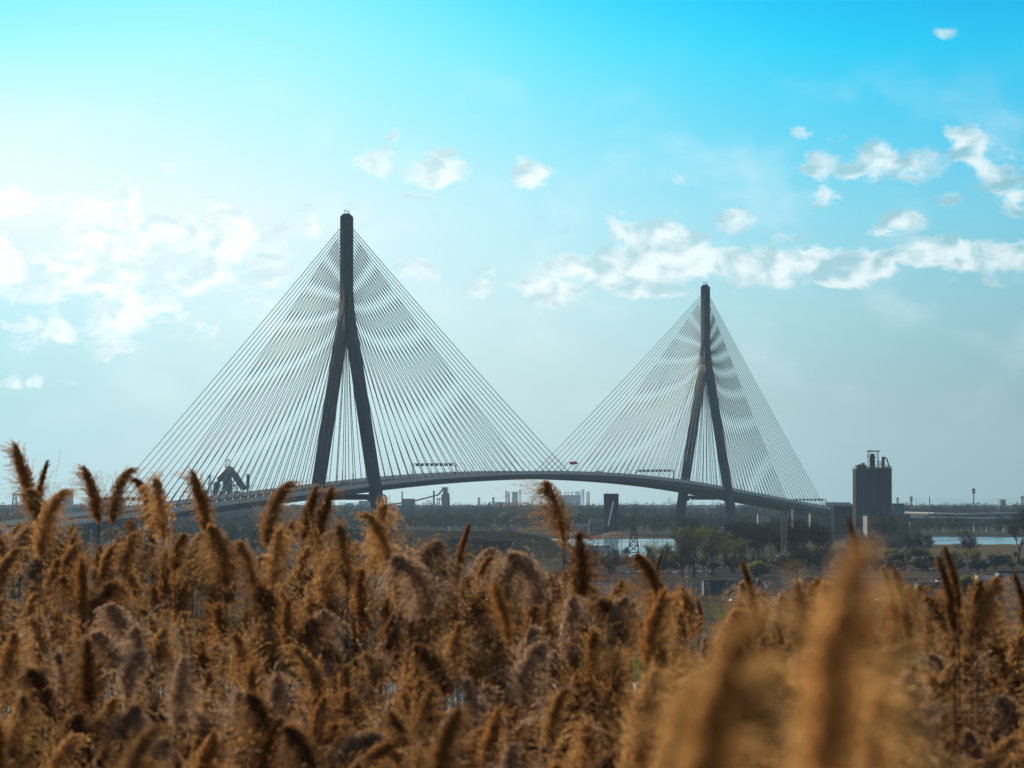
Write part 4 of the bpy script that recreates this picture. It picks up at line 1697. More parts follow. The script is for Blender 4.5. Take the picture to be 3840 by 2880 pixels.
def scale_mb(mbs, H):
    zt = max(v[2] for m_ in mbs for v in m_.v)
    k = H / zt
    for m_ in mbs:
        m_.v = [(a * k, b * k, c * k) for a, b, c in m_.v]


TREES = {}
PLANTED = {}


def proto(key, name, seed, H, **kw):
    leafm = kw.pop('leafm', 'bud')
    tr, tw, lf = tree_parts(seed, H, **kw)
    scale_mb([tr, tw, lf], 1.0 * H)
    root = thing(name, None, None)
    tr.build('trunk', 'bark', root, smooth=True, local=True)
    tw.build('twigs', 'twig', root, local=True)
    if lf.f:
        lf.build('crown', leafm, root, local=True)
    TREES[key] = [root, H, False]


proto('bareA', 'bare_tree', 11, 20, spread=.62, levels=5)
proto('bareB', 'bare_tree', 23, 20, spread=.5, levels=5)
proto('bareC', 'bare_tree', 35, 20, spread=.78, levels=5)
proto('budA', 'budding_tree', 41, 18, spread=.6, levels=4, leafy=5, leafsize=.20)
proto('budB', 'budding_tree', 57, 18, spread=.55, levels=4, leafy=3, leafsize=.20, leafm='bud2')
proto('bushA', 'leafy_bush', 61, 6, spread=.8, levels=3, leafy=22, leafsize=.30, stems=5)
proto('bushB', 'leafy_bush', 73, 6, spread=.75, levels=3, leafy=22, leafsize=.28, stems=5, leafm='bud2')
proto('bushC', 'bare_bush', 87, 6, spread=.75, levels=4, leafy=1, leafsize=.10, stems=4, leafm='bud3')


def plant(key, px, pybase, pytop, label, cat='tree', group=None, rz=None, wide=1.0):
    root, H, used = TREES[key]
    p = G(px, pybase)
    o = copy_tree(root) if used else root
    TREES[key][2] = True
    h_ = (pybase - pytop) * M(p.y)
    o.location = (p.x, p.y, -.1)
    k = h_ / H
    o.scale = (k * wide, k * wide, k)
    o.rotation_euler.z = R.uniform(0, 6.28) if rz is None else rz
    tag(o, label, cat, group)
    if group:
        PLANTED.setdefault(group, []).append((px, o))
    return o


plant('bareA', 2852, 2118, 1945, 'big bare spreading tree just left of the square lattice mast', rz=.6, wide=1.05)
plant('bareB', 2992, 2130, 1935, 'big bare tree just right of the square lattice mast', rz=2)
plant('bareB', 3062, 2128, 1942, 'tall bare tree with upright branches left of the blurred reed plumes', rz=4)
plant('bareC', 3336, 2075, 1902, 'big fan-shaped bare tree in front of the silo block', rz=1, wide=1.0)
plant('bareC', 3650, 2115, 1975, 'leaning open bare tree in front of the right river bend', rz=3, wide=1.25)
plant('bareA', 3818, 2105, 1893, 'large bare tree at the right edge of the picture', rz=4.2, wide=1.1)
plant('bareA', 2762, 2120, 1950, 'bare tree at the foot of the farther tower, right leg', rz=2.2)
plant('bareB', 2715, 2130, 1975, 'slim bare tree left of the foot of the farther right leg', rz=5)
plant('budB', 2560, 2168, 2000, 'olive budding tree left of the tallest yellow-green tree', rz=5, wide=1.1)
plant('budA', 2602, 2165, 1955, 'tall yellow-green budding tree left of the farther tower right leg', rz=1, wide=1.25)
plant('budB', 2668, 2160, 1985, 'olive budding tree beside the tallest yellow-green tree', rz=2)
plant('budA', 2468, 2165, 2025, 'smaller yellow-green tree before the river', rz=3)
plant('budB', 2310, 2165, 2030, 'olive budding tree left of the A-shaped pylon', rz=4, wide=1.3)
plant('bushA', 2850, 2165, 2098, 'bright green bush below the big bare tree', 'bush', wide=1.4)
plant('bushA', 3345, 2120, 2050, 'yellow-green bush below the fan-shaped bare tree', 'bush', wide=1.2)
plant('bushB', 3440, 2135, 2040, 'tall dark green bush beside the white heap', 'bush', wide=1.2)
plant('bushB', 3395, 2130, 2055, 'dark green bush left of the tallest dark bush', 'bush', wide=1.3)
plant('bushA', 3762, 2120, 2070, 'light green bush below the large right bare tree', 'bush', wide=1.2)
plant('bushA', 3070, 2135, 2040, 'yellow-green bush under the tall bare tree', 'bush', wide=1.3)
plant('bushA', 3620, 2235, 2150, 'sparse leafy bush in front of the yellow railing', 'bush', wide=.9)
plant('bushA', 780, 2230, 2095, 'bright green bush glimpsed between the left reeds', 'bush', wide=1.2)
for i in range(34):
    px = 2180 + (3900 - 2180) * (i + R.uniform(-.4, .4)) / 34
    plant(R.choice(('bushC', 'bushC', 'bushC', 'bushB')), px, R.uniform(2128, 2150), R.uniform(2060, 2100), 'low brown scrub bush in the belt behind the yard', 'bush', 'scrub bushes behind the yard', wide=R.uniform(1.3, 1.9))
for i in range(26):
    px = 2150 + (3950 - 2150) * (i + R.uniform(-.4, .4)) / 26
    plant(R.choice(('bareA', 'bareB', 'bareC', 'bareB', 'budA')) if px > 2540 else R.choice(('budB', 'bareA', 'bareB', 'bushC')), px, R.uniform(2100, 2150),
          R.uniform(1990, 2030) if 2540 < px < 3150 else R.uniform(2030, 2065), 'medium tree in the thin belt behind the yard', 'tree', 'trees in the belt behind the yard', wide=R.uniform(.9, 1.3))
for i in range(20):
    px = 2560 + (3140 - 2560) * (i + R.uniform(-.5, .5)) / 20
    plant(R.choice(('bareA', 'bareB', 'bareC')), px, R.uniform(2085, 2130), R.uniform(1930, 1985), 'tall bare brown tree in the grove between the farther tower and the silo', 'tree',
          'tall bare trees left of the silo', wide=R.uniform(.85, 1.15))
for i in range(9):
    px = 3180 + 330 * (i + R.uniform(-.5, .5)) / 9
    plant(R.choice(('bareA', 'bareB')), px, R.uniform(2085, 2110), R.uniform(1990, 2030), 'smaller bare tree in front of the riverside warehouse', 'tree',
          'bare trees before the riverside warehouse', wide=R.uniform(.85, 1.15))
for i in range(16):
    px = -50 + 2150 * (i + R.uniform(-.4, .4)) / 16
    plant(R.choice(('bareA', 'budB', 'bushB', 'bushC', 'budA')), px, R.uniform(2140, 2200), R.uniform(2040, 2090), 'tree glimpsed behind the left reeds', 'tree', 'trees behind the left reeds', wide=R.uniform(1, 1.5))


for g_, f_ in (('scrub bushes behind the yard', '%s low scrub bush from the left in the belt behind the yard'),
               ('trees in the belt behind the yard', '%s medium tree from the left in the thin belt behind the yard'),
               ('tall bare trees left of the silo', '%s tall bare brown tree from the left in the grove left of the silo'),
               ('bare trees before the riverside warehouse', '%s smaller bare tree from the left in front of the riverside warehouse'),
               ('trees behind the left reeds', '%s tree from the left among those glimpsed behind the left reeds')):
    relabel(PLANTED[g_], f_)


def build_forest():
    """far woods beyond the river: thousands of crowns that read as one mass"""
    rr = np.random.default_rng(5)
    V, F = [], []
    nT = 2600
    cnt = 0
    for i in range(nT):
        Y = 3420 + (6600 - 3420) * rr.random() ** 1.1
        px = rr.uniform(-150, 3990)
        if 1500 < px < 2140 and Y < 3700:
            Y += 400
        p = G(px, 1990)
        x = (px - 1920) / FPX * Y
        H = rr.uniform(13, 20) * (1.45 if Y > 4600 else .9)
        if i % 4 == 0 and px < 1500:
            Y = rr.uniform(2150, 3300)
            x, H = (px - 1920) / FPX * Y, rr.uniform(7, 12)
        w = H * rr.uniform(.28, .42)
        n = 120
        # points in a lobed crown volume
        d = rr.normal(size=(n, 3))
        d /= np.linalg.norm(d, axis=1)[:, None]
        rad = rr.random(n) ** .5
        c = d * rad[:, None] * np.array([w, w, H * .42]) + np.array([x, Y, H * .58])
        s = rr.uniform(.4, 1.25, n)[:, None]
        u = rr.normal(size=(n, 3))
        u /= np.linalg.norm(u, axis=1)[:, None]
        t = np.cross(u, rr.normal(size=(n, 3)))
        t /= np.linalg.norm(t, axis=1)[:, None]
        quad = np.stack([c - u * s * 1.5, c - t * s * .5, c + u * s * 1.5, c + t * s * .5], 1).reshape(-1, 3)
        V.append(quad)
        # a thin trunk blade pair
        tr = np.array([[x - .3, Y, 0], [x + .3, Y, 0], [x + .12, Y, H * .7], [x - .12, Y, H * .7]])
        V.append(tr)
        tr = np.array([[x, Y - .3, 0], [x, Y + .3, 0], [x, Y + .12, H * .7], [x, Y - .12, H * .7]])
        V.append(tr)
    V = np.concatenate(V)
    F = np.arange(len(V)).reshape(-1, 4)
    o = np_obj('woods', V, F, 'forest')
    tag(o, 'hazy belt of bare and budding woods beyond the river', kind='stuff')


build_forest()
for px in (1836, 1876):
    p_ = P(px, 1884, 6200)
    t = thing('conifer', 'pointed dark conifer rising from the hazy woods, %s of two' % ('left' if px < 1850 else 'right'), 'tree', (p_.x, 6200, 0))
    mb = MB()
    mb.cyl((p_.x, 6200), .7, 0, p_.z * .4, 8)
    mb.build('trunk', 'bark', t)
    mb = MB()
    rr = random.Random(px)
    for k in range(420):
        f_ = rr.random()
        z = p_.z * (.12 + .88 * f_)
        w_ = p_.z * .22 * (1 - f_) + .3
        a = rr.uniform(0, 6.28)
        c = Vector((p_.x + w_ * cos(a) * rr.uniform(.5, 1), 6200 + w_ * sin(a) * rr.uniform(.5, 1), z))
        e_ = Vector((cos(a), sin(a), -.4)) * 1.6
        n_ = Vector((-sin(a), cos(a), .5)) * .8
        mb.quad(c - e_, c - n_, c + e_, c + n_)
    mb.build('crown', 'evergreen', t)

# ================================================================== REEDS
def plume_arrays(seed, L=.30, bend=60, width=.055, nb=95, ns=15, curl=0.4, spk=.012, spw=.0019, onesided=.5, droop=.6, gap=0.0, clump=0):
    """a reed plume: bent axis, drooping side branches, each set with thin spikelets. bends towards +x.
    returns vertices (n,3) in quads and the tip of the axis"""
    r = np.random.default_rng(seed)
    K = 24
    ang = np.radians(bend) * (np.linspace(0, 1, K) ** 1.5)
    ang0 = np.radians(r.uniform(-3, 6))
    ang = ang + np.cumsum(r.normal(size=K)) * .022
    dirs = np.stack([np.sin(ang + ang0), np.full(K, .03), np.cos(ang + ang0)], 1)
    pts = np.concatenate([[[0, 0, 0]], np.cumsum(dirs * (L / K), 0)])
    quads = []

    def ribbon(p, q, w, n=None):
        d = q - p
        s = np.cross(d, r.normal(size=3))
        s = s / (np.linalg.norm(s) + 1e-9) * w
        quads.append(np.array([p - s, p + s, q + s * .4, q - s * .4]))
    for i in range(K):
        ribbon(pts[i], pts[i + 1], .0022 * (1 - .7 * i / K))
        ribbon(pts[i], pts[i + 1], .0022 * (1 - .7 * i / K))
    cs, us, ls, ws = [], [], [], []
    ct = np.sort(r.uniform(.02, .95, max(clump, 1)))
    ca = r.uniform(0, 2 * np.pi, max(clump, 1))
    cl = r.uniform(.55, 1.7, max(clump, 1))
    for b in range(nb):
        t = (b + r.random()) / nb
        ic = int(r.integers(0, clump)) if clump else 0
        if clump and r.random() < .72:
            t = min(.985, max(0, ct[ic] + r.normal() * .035))
        else:
            ic = -1
        if gap and r.random() < gap * (1 - t):
            continue
        f = t * K
        i = min(int(f), K - 1)
        p = pts[i] + (pts[i + 1] - pts[i]) * (f - i)
        d0 = dirs[i]
        prof = (min(1, .35 + t * 3.2)) * (1 - t) ** .55 * 1.25 + .10
        az = r.uniform(0, 2 * np.pi)
        if ic >= 0 and clump:
            az = ca[ic] + r.normal() * .55
        lb = (cl[ic] if ic >= 0 and clump else .85) * width * 1.32 * prof * r.uniform(.6, 1.25) * (.82 + .30 * np.sin(t * 23 + az * 2 + seed) + .24 * np.sin(t * 11 - az + seed * 2))
        side = np.array([np.cos(az), np.sin(az), 0.0])
        side[0] += onesided
        side = side - d0 * side.dot(d0)
        side /= np.linalg.norm(side) + 1e-9
        th = np.radians(r.uniform(12, 46))
        d = d0 * np.cos(th) + side * np.sin(th)
        m = ns
        q = p.copy()
        step = lb * 1.35 / m
        pv = q
        for k in range(m):
            d = d + np.array([curl * .10, 0, -droop * .16]) + r.normal(size=3) * .09
            d /= np.linalg.norm(d)
            q = q + d * step
            u = d + r.normal(size=3) * .28
            u /= np.linalg.norm(u)
            cs.append(q)
            us.append(u)
            ls.append(spk * r.uniform(.55, 1.3))
            ws.append(spw * r.uniform(.6, 1.4))
        ribbon(p, q, .0006)
    # the crowded core hides the axis
    for k in range(int(nb * 6)):
        t = r.random() ** .9 * .97
        f = t * K
        i = min(int(f), K - 1)
        p = pts[i] + (pts[i + 1] - pts[i]) * (f - i)
        env = width * .80 * min(1, .3 + t * 4) * (1 - t) ** .5 + .002
        o_ = r.normal(size=3)
        o_ = o_ / np.linalg.norm(o_) * env * r.random() ** .6
        cs.append(p + o_)
        u = dirs[i] + o_ * 14 + r.normal(size=3) * .25
        us.append(u / np.linalg.norm(u))
        ls.append(spk * r.uniform(1.0, 2.0))
        ws.append(spw * r.uniform(1.0, 1.9))
    cs, us = np.array(cs), np.array(us)
    ls, ws = np.array(ls)[:, None], np.array(ws)[:, None]
    s = np.cross(us, r.normal(size=us.shape))
    s /= np.linalg.norm(s, axis=1)[:, None]
    sp = np.stack([cs - us * ls * .5, cs - s * ws, cs + us * ls * .5, cs + s * ws], 1)
    V = np.concatenate([np.array(quads).reshape(-1, 3), sp.reshape(-1, 3)])
    return V, pts[-1]


PK = 1.0
VARS = []
spec_v = [
    dict(L=.33, bend=10, width=.044, nb=210, ns=14, onesided=.1, droop=.30, m='plume', clump=26),
    dict(L=.33, bend=26, width=.048, nb=210, ns=14, onesided=.3, droop=.40, m='plume', clump=20),
    dict(L=.34, bend=52, width=.052, nb=210, ns=15, onesided=.4, droop=.6, m='plume2', clump=16),
    dict(L=.31, bend=70, width=.060, nb=210, ns=16, onesided=.3, droop=.9, m='plume2', clump=12),
    dict(L=.28, bend=70, width=.062, nb=210, ns=16, onesided=.2, droop=1.0, m='plume3', clump=10),
    dict(L=.30, bend=26, width=.072, nb=200, ns=18, onesided=.3, droop=.8, m='plume2', clump=11),
    dict(L=.27, bend=22, width=.022, nb=130, ns=10, onesided=.1, droop=.1, m='plume'),
    dict(L=.31, bend=14, width=.070, nb=170, ns=18, onesided=.1, droop=.8, m='plume2', gap=.25, clump=9),
    dict(L=.35, bend=40, width=.050, nb=210, ns=14, onesided=.4, droop=.6, m='plume', clump=18),
    dict(L=.29, bend=75, width=.064, nb=200, ns=16, onesided=.3, droop=1.1, m='plume3', clump=9),
    dict(L=.31, bend=34, width=.064, nb=170, ns=16, onesided=.6, droop=.5, m='plume2', gap=.3, clump=8),
    dict(L=.30, bend=6, width=.056, nb=210, ns=15, onesided=0, droop=.6, m='plume', clump=14),
    dict(L=.44, bend=28, width=.046, nb=240, ns=18, onesided=.2, droop=.5, m='plume5', clump=16),
    dict(L=.30, bend=34, width=.056, nb=200, ns=14, onesided=.3, droop=.6, m='plume4', clump=12),
    dict(L=.27, bend=60, width=.070, nb=200, ns=17, onesided=.3, droop=1.0, m='plume4', clump=8),
    dict(L=.30, bend=22, width=.066, nb=180, ns=17, onesided=.2, droop=.9, m='plume3', clump=9),
    dict(L=.26, bend=80, width=.066, nb=200, ns=16, onesided=.2, droop=1.1, m='plume4', clump=8),
    dict(L=.31, bend=12, width=.050, nb=190, ns=14, onesided=.1, droop=.5, m='plume3', clump=14),
]
for i, sv in enumerate(spec_v):
    sv = dict(sv)
    sv['L'] *= .80
    sv['width'] *= 1.2
    sv['onesided'] *= .6
    sv['bend'] *= .85
    sv['nb'] = int(sv['nb'] * 1.1)
    m_ = sv.pop('m')
    V, tip = plume_arrays(100 + i, **sv)
    lo, tip2 = plume_arrays(300 + i, **{**sv, 'nb': int(sv['nb'] * .75), 'ns': int(sv['ns'] * .75), 'spk': .014, 'spw': .0026})
    zt = max(V[:, 2])
    VARS.append(dict(V=V, lo=lo, m=m_, zt=zt, tip=tip, n=0))

STEM_H = 2.6


def stem_mb(seed):
    r = random.Random(seed)
    mb = MB()
    pts, k = [], 7
    for i in range(k + 1):
        t = i / k
        w = .02 * sin(t * 3 + seed)
        pts.append(Vector((w * (1 - t), w * .6 * (1 - t), STEM_H * t)))
    pts[-1] = Vector((0, 0, STEM_H))
    mb.path(pts, [.0048 - .0026 * i / k for i in range(k + 1)], 5)
    return mb


def leaf_mb(seed):
    r = random.Random(seed)
    mb = MB()
    L_ = r.uniform(.28, .45)
    n = 7
    p = Vector((0, 0, 0))
    d = Vector((.35, 0, .9)).normalized()
    prev = None
    for i in range(n + 1):
        t = i / n
        w = .008 * sin(pi * min(1, t * .85 + .15)) + .0006
        tw = r.uniform(-.2, .2)
        s = Vector((0, w, w * tw))
        cur = (p - s, p + s)
        if prev:
            mb.quad(prev[0], prev[1], cur[1], cur[0])
        prev = cur
        d = (d + Vector((.10, r.uniform(-.05, .05), -.30))).normalized()
        p = p + d * L_ / n
    return mb


def me_of(mb, name, m_):
    me = bpy.data.meshes.new(name)
    me.from_pydata(mb.v, [], mb.f)
    me.materials.append(MT[m_])
    return me


STEMS = [me_of(stem_mb(s), 'stem', 'stem') for s in range(4)]
LEAVES = [me_of(leaf_mb(s), 'leaf', 'leaf') for s in range(5)]
for v in VARS:
    o = np_obj('plume', v['V'], np.arange(len(v['V'])).reshape(-1, 4), v['m'])
    v['me'] = o.data
    bpy.data.objects.remove(o)


def place_reed(vi, px, pytop, d, label, group, flip=False, scale=1.0, leaves=2, az=None, lean=0.0):
    """one reed: its highest point appears at picture position (px, pytop) d metres away"""
    v = VARS[vi]
    top = P(px, pytop, d)
    gz = hill_z(top.x, d)
    # the axis leans over: shift the foot back so that the crest of the plume meets the target
    VX = v['V'][:, 0] * cos(lean) + v['V'][:, 2] * sin(lean)
    VZ = v['V'][:, 2] * cos(lean) - v['V'][:, 0] * sin(lean)
    iz = int(np.argmax(VZ))
    ox = float(VX[iz]) * scale
    rz = (pi if flip else 0) + (R.uniform(-.7, .7) if az is None else az)
    pos = Vector((top.x - ox * cos(rz), d - ox * sin(rz), gz - .02))
    zb = top.z - float(VZ[iz]) * scale        # foot of the plume
    hs = zb - pos.z
    root = thing('reed', label, 'reed', tuple(pos), group, rz)
    root.empty_display_size = .05
    o = bpy.data.objects.new('stem', STEMS[R.randrange(4)])
    COL.objects.link(o)
    o.parent = root
    o.scale = (scale, scale, hs / STEM_H)
    o = bpy.data.objects.new('plume', v['me'])
    COL.objects.link(o)
    o.parent = root
    o.location = (0, 0, hs)
    o.rotation_euler = (0, lean, 0)
    o.scale = (scale,) * 3
    for k in range(leaves):
        o = bpy.data.objects.new('leaf', LEAVES[R.randrange(5)])
        COL.objects.link(o)
        o.parent = root
        f_ = R.uniform(.45, .82)
        o.location = (0, 0, hs * f_)
        o.rotation_euler.z = R.uniform(0, 6.28)
        o.scale = (scale,) * 3
    return root


# the plumes that stand out against the sky and the far bank, one by one
HERO = [
    (0, 35, 1643, 24, 'tall straight reed plume nearest the left edge against the sky', True, 1.25, 12),
    (6, 176, 1720, 25, 'slim upright reed plume second from the left against the sky', False, 1.15, 6),
    (5, 232, 1690, 23, 'broad feathery reed plume blowing left, third from the left', True, 1.15, 0),
    (1, 312, 1738, 24, 'dark reed plume just right of the broad feathery one', True, 1.05, 0),
    (2, 478, 1742, 24, 'reed plume nodding right before the left end of the bridge', False, 1.05, 0),
    (2, 520, 1780, 23, 'reed plume nodding left at the foot of the leftmost stay cables', True, .95, 0),
    (7, 596, 1756, 22, 'fluffy upright reed plume before the leftmost stay cables', True, 1.1, 0),
    (0, 703, 1747, 25, 'straight narrow reed plume crossing the stays left of the blast furnace', True, 1.25, 0),
    (2, 225, 1818, 18, 'golden reed plume nodding right below the broad feathery one', False, 1.0, 0),
    (3, 790, 1903, 20, 'ragged reed plume drooping left beneath the large blast furnace', True, 1.1, 0),
    (2, 1070, 1790, 22, 'big dense reed plume nodding right just left of the near tower', False, 1.15, 0),
    (0, 1200, 1808, 24, 'left one of two upright reed plumes before the near tower', False, 1.0, 0),
    (0, 1258, 1812, 24, 'right one of two upright reed plumes before the near tower', False, 1.05, 0),
    (7, 1427, 1850, 21, 'bushy reed plume below the right leg of the near tower', False, 1.2, 0),
    (5, 1148, 1900, 21, 'spreading reed plume below the left leg of the near tower', False, 1.05, 0),
    (7, 1285, 1930, 20, 'ragged reed plume between the two legs of the near tower', True, 1.05, 0),
    (10, 2045, 1792, 22, 'tall ragged reed plume poking up to the deck at mid-span', True, 1.2, 0),
    (11, 2138, 1934, 20, 'upright fuzzy reed plume just right of the tall ragged one', False, 1.1, 0),
    (6, 1757, 1956, 21, 'dark pointed reed plume before the gravel heaps', False, 1.15, 0),
    (4, 2000, 2026, 19, 'rounded drooping reed plume left of the upright fuzzy one', True, 1.1, 0),
    (4, 1890, 2036, 19, 'rounded drooping reed plume before the container stack', False, 1.0, 0),
    (8, 2425, 2062, 19, 'reed plume nodding left below the A-shaped pylon', True, .95, 0),
    (6, 2480, 2070, 20, 'small reed tip right of the one below the A-shaped pylon', False, .7, 0),
    (4, 1580, 2030, 18, 'pale drooping reed head right of the near tower foot', True, 1.2, 0),
    (9, 1650, 2000, 18.5, 'highest of the pale drooping reed heads right of the near tower', False, 1.1, 0),
    (6, 3180, 1930, 9, 'thin orange reed tip rising above the blurred plumes before the works building', True, .62, 0),
    (6, 2785, 2098, 16, 'thin curved reed blade-like plume left of the square lattice mast', True, .95, 0),
    (6, 3314, 2120, 14, 'left of two thin golden reed spikes before the yellow railing', True, .8, 0),
    (6, 3352, 2114, 14, 'right of two thin golden reed spikes before the yellow railing', True, 1.0, 0),
    (6, 3520, 2078, 14, 'golden reed spike leaning left below the leaning bare tree', True, 1.0, 0),
    (6, 3545, 2042, 15, 'highest golden reed spike below the leaning bare tree', True, .9, 0),
    (3, 3410, 2130, 16, 'fluffy drooping reed plume between the golden spikes', False, .9, 0),
    (7, 3660, 2136, 15, 'pale fluffy reed plume left of the grey container', False, .85, 0),
    (10, 3738, 2152, 15, 'golden branching reed plume before the grey container', False, .85, 0),
    (6, 3806, 2140, 14, 'golden reed spike at the right edge of the picture', True, .85, 0),
    (11, 2958, 2118, 11, 'broad soft reed plume left of the huge blurred ones', False, .62, 0),
    (0, 2510, 2190, 13, 'soft orange upright reed plume right of centre', False, .75, 0),
    (5, 2650, 2150, 15, 'pale reed plume with dark core below the yellow-green trees', False, .7, 0),
    (3, 3090, 2128, 13, 'small arching reed plume at the shoulder of the blurred ones', True, .6, 0),
    (5, 1475, 1885, 21, 'fluffy reed plume hiding the foot of the near tower right leg', False, 1.15, 0),
    (2, 1395, 1905, 20, 'tan reed plume just left of the near tower right leg foot', True, 1.1, 0),
    (6, 780, 1995, 21, 'thin young reed tip below the ragged drooping plume', True, .7, 0),
    (3, 690, 1960, 21, 'small curled reed plume left of the ragged drooping one', False, .7, 0),
    (7, 1040, 1950, 20, 'bristly reed plume left of the near tower foot', False, .95, 0),
    (10, 900, 2020, 20, 'sparse reed plume under the bridge between ragged and dense ones', True, .9, 0),
    # very near, far out of focus
    (12, 3275, 2000, 2.0, 'huge blurred golden reed plume at the right, taller than its neighbours', False, .55, -.02),
    (12, 2850, 2270, 2.2, 'huge blurred golden reed plume in the lower right middle', False, .60, .06),
    (12, 2640, 2500, 3.2, 'low blurred golden reed plume left of the hugest ones', False, .40, .10),
    (2, 3380, 2380, 7.5, 'blurred reed plume drooping right of the hugest one', False, .85, .1),
    (12, 3330, 2520, 3.4, 'lowest large blurred plume at the bottom right', False, .5, -.1),
    (5, 3560, 2720, 6.0, 'low blurred dark reed plume at the lower right', False, .8, .0),
    (1, 1720, 2640, 8.0, 'soft blurred reed plume at the bottom centre', False, .8, .0),
    (2, 560, 2700, 8.5, 'soft dark reed head at the bottom left', False, .8, .0),
    (0, 1840, 2170, 11, 'blurred upright reed tip in the centre', True, .5, .0),
]
nreed = 0
for vi, px, py, d, lab, flip, sc, _ in HERO:
    a = 0 if not flip else 0
    place_reed(vi, px, py, d, lab, None, flip, sc * (1.32 if d > 9 else 1), leaves=1, az=R.uniform(-.25, .25), lean=_ if isinstance(_, float) else 0.0)
    nreed += 1


def crest(px):
    xs = [-200, 0, 100, 200, 350, 480, 600, 760, 900, 1000, 1150, 1300, 1450, 1560, 1700, 1900, 2050, 2150, 2250, 2400, 2550, 2700, 2900, 3050, 3250, 3400, 3600, 3750, 4000]
    ys = [1900, 1880, 1860, 1830, 1860, 1900, 1890, 1930, 1960, 1940, 1940, 1960, 1980, 2030, 2010, 2060, 2030, 2020, 2150, 2120, 2170, 2160, 2150, 2160, 2180, 2180, 2180, 2180, 2180]
    return float(np.interp(px, xs, ys))


cand = []
NR = 1060
for i in range(NR):
    px = -1300 + 6500 * ((i * 0.61803398875) % 1.0) + R.uniform(-30, 30)
    c = crest(px)
    f_ = R.random() ** .92
    py = c + (2900 - c) * f_
    if 2560 < px < 3400 and py > 2400:
        d = R.uniform(8, 15)
    else:
        d = 24 - 10.5 * (py - 1900) / 1000 + R.gauss(0, 1.2)
    d = max(8.0, min(26, d))
    cand.append((d, px, py))
cand.sort()
SHAPE = ['upright dark-cored', 'slightly bowed brown', 'bowed tan', 'arching tan', 'drooping pale', 'fluffy tan', 'thin spiky', 'loose bushy', 'bowed reddish-brown',
         'hanging pale', 'ragged open', 'straight stubby', 'large', 'bowed dark old', 'fluffy dark old', 'loose pale', 'arching dark old', 'upright pale']


def zone(px, py):
    h_ = ('at the far left', 'at the left', 'below the near tower', 'left of centre', 'right of centre', 'below the farther tower', 'at the right', 'at the far right')[
        max(0, min(7, int(px // 480)))]
    f_ = (py - crest(px)) / (2900 - crest(px))
    return ('on the crest of the stand', 'high in the reed stand', 'low in the reed stand', 'at the bottom edge')[
        max(0, min(3, int(f_ * 4)))] + ' ' + h_


wts = [2.4, 2.6, 1.8, 1.2, .8, 2.6, .4, 2.2, 1.6, .9, 1.8, 2.4, 0, 2.0, 1.8, 2.0, 1.4, 1.8]
stuffV = {'plume5': [], 'plume': [], 'plume2': [], 'plume3': [], 'plume4': []}
stuffS = MB()
stuffL = []
nind = 0
for d, px, py in cand:
    vi = R.choices(range(18), wts)[0]
    flip = R.random() < .38
    sc = R.uniform(.95, 1.4) * (1.12 if py > 2450 else 1)
    if nind < 300 - nreed and -90 < px < 3930:
        lab = SHAPE[vi] + ' reed plume ' + zone(px, py)
        place_reed(vi, px, py, d, lab, lab.replace('reed plume', 'reed plumes'), flip, sc, leaves=2, az=R.uniform(-1.0, 1.0), lean=R.uniform(-.2, .35))
        nind += 1
    else:
        v = VARS[vi]
        top = P(px, py, d)
        gz = hill_z(top.x, d)
        rz = (pi if flip else 0) + R.uniform(-1, 1)
        iz = int(np.argmax(v['V'][:, 2]))
        ox = v['V'][iz][0] * sc
        bx, by = top.x - ox * cos(rz), d - ox * sin(rz)
        zb = top.z - v['zt'] * sc
        ca, sa = cos(rz), sin(rz)
        Q = v['lo'] * sc
        X = Q[:, 0] * ca - Q[:, 1] * sa + bx
        Yv = Q[:, 0] * sa + Q[:, 1] * ca + by
        stuffV[v['m']].append(np.stack([X, Yv, Q[:, 2] + zb], 1))
        stuffS.tube((bx, by, gz - .02), (bx, by, zb), .0045, .003, 4)
mats_, Vs = [], []
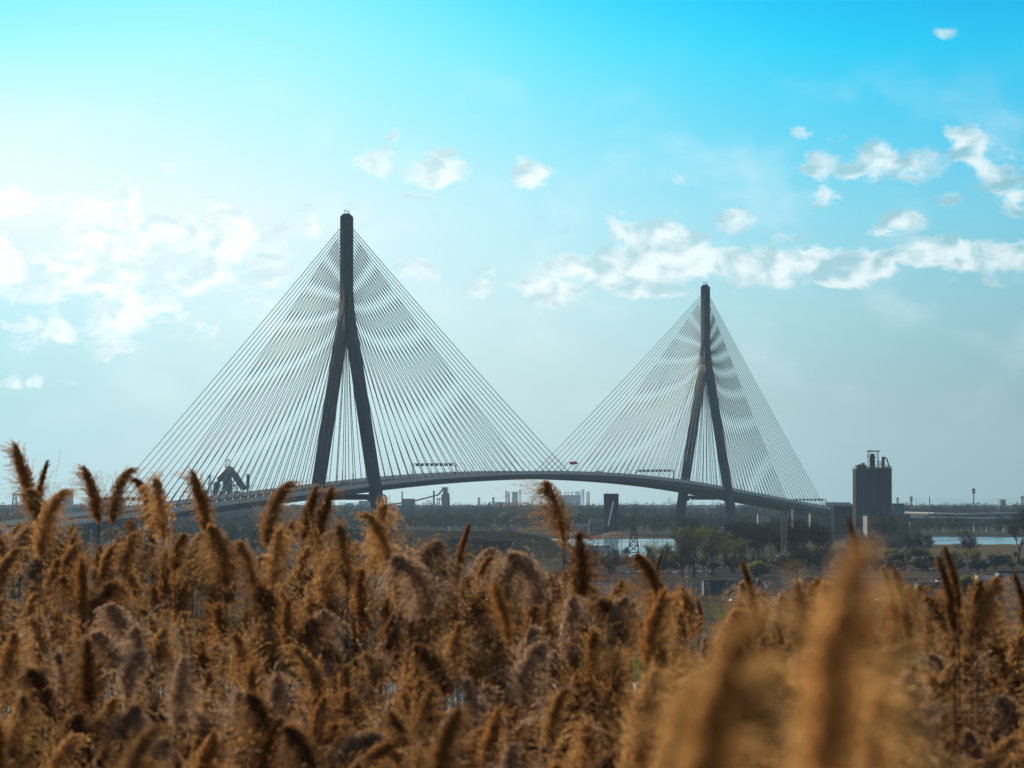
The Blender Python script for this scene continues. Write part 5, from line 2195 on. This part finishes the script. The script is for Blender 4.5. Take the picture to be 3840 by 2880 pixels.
for k, m_ in enumerate(('plume', 'plume2', 'plume3', 'plume4')):
    if stuffV[m_]:
        V = np.concatenate(stuffV[m_])
        Vs.append((V, m_))
root = thing('reed_bed', 'farther brown reeds massed behind the nearer plumes', 'reeds')
root['kind'] = 'stuff'
for V, m_ in Vs:
    o = np_obj('plumes', V, np.arange(len(V)).reshape(-1, 4), m_, root)
    o['kind'] = 'stuff'
# bare stalks and dry leaves, massed dark to stand in for shade between plumes
for i in range(5600):
    px = R.uniform(-1300, 5200)
    d = R.uniform(21, 29)
    c = crest(px)
    p = P(px, c + R.uniform(260, 760), d)
    gz = hill_z(p.x, d)
    lean = Vector((R.gauss(0, .05), R.gauss(0, .05), 0))
    if p.z > gz + .5:
        stuffS.tube((p.x, d, gz - .02), p + lean, .0045, .002, 3)
o = stuffS.build('stems', 'stem', root)
o['kind'] = 'stuff'
LV = MB()
for i in range(1900):
    px = R.uniform(-1300, 5200)
    d = R.uniform(19, 29)
    p = P(px, R.uniform(crest(px) + 330, 3100), d)
    lf = LEAVES[R.randrange(5)]
    a = R.uniform(0, 6.28)
    ca, sa = cos(a), sin(a)
    i0 = len(LV.v)
    for vv in lf.vertices:
        x, y, z = vv.co
        LV.v.append((p.x + x * ca - y * sa, p.y + x * sa + y * ca, p.z + z))
    for pl in lf.polygons:
        LV.f.append(tuple(i0 + q for q in pl.vertices))
o = LV.build('leaves', 'leaf', root)
o['kind'] = 'stuff'

# ================================================================== HAZE
hz = MB()
hz.box(-4200, 4200, -450, 13500, -1.5, 262)
hm = bpy.data.materials.new('haze')
hm.use_nodes = True
hm.node_tree.nodes.clear()
ho = hm.node_tree.nodes.new('ShaderNodeOutputMaterial')
pv = hm.node_tree.nodes.new('ShaderNodeVolumePrincipled')
pv.inputs['Color'].default_value = (.48, .76, 1.0, 1)
pv.inputs['Density'].default_value = 2.4e-5
pv.inputs['Anisotropy'].default_value = .36
hm.node_tree.links.new(pv.outputs[0], ho.inputs['Volume'])
o = hz.build('haze', hm)
tag(o, kind='stuff')
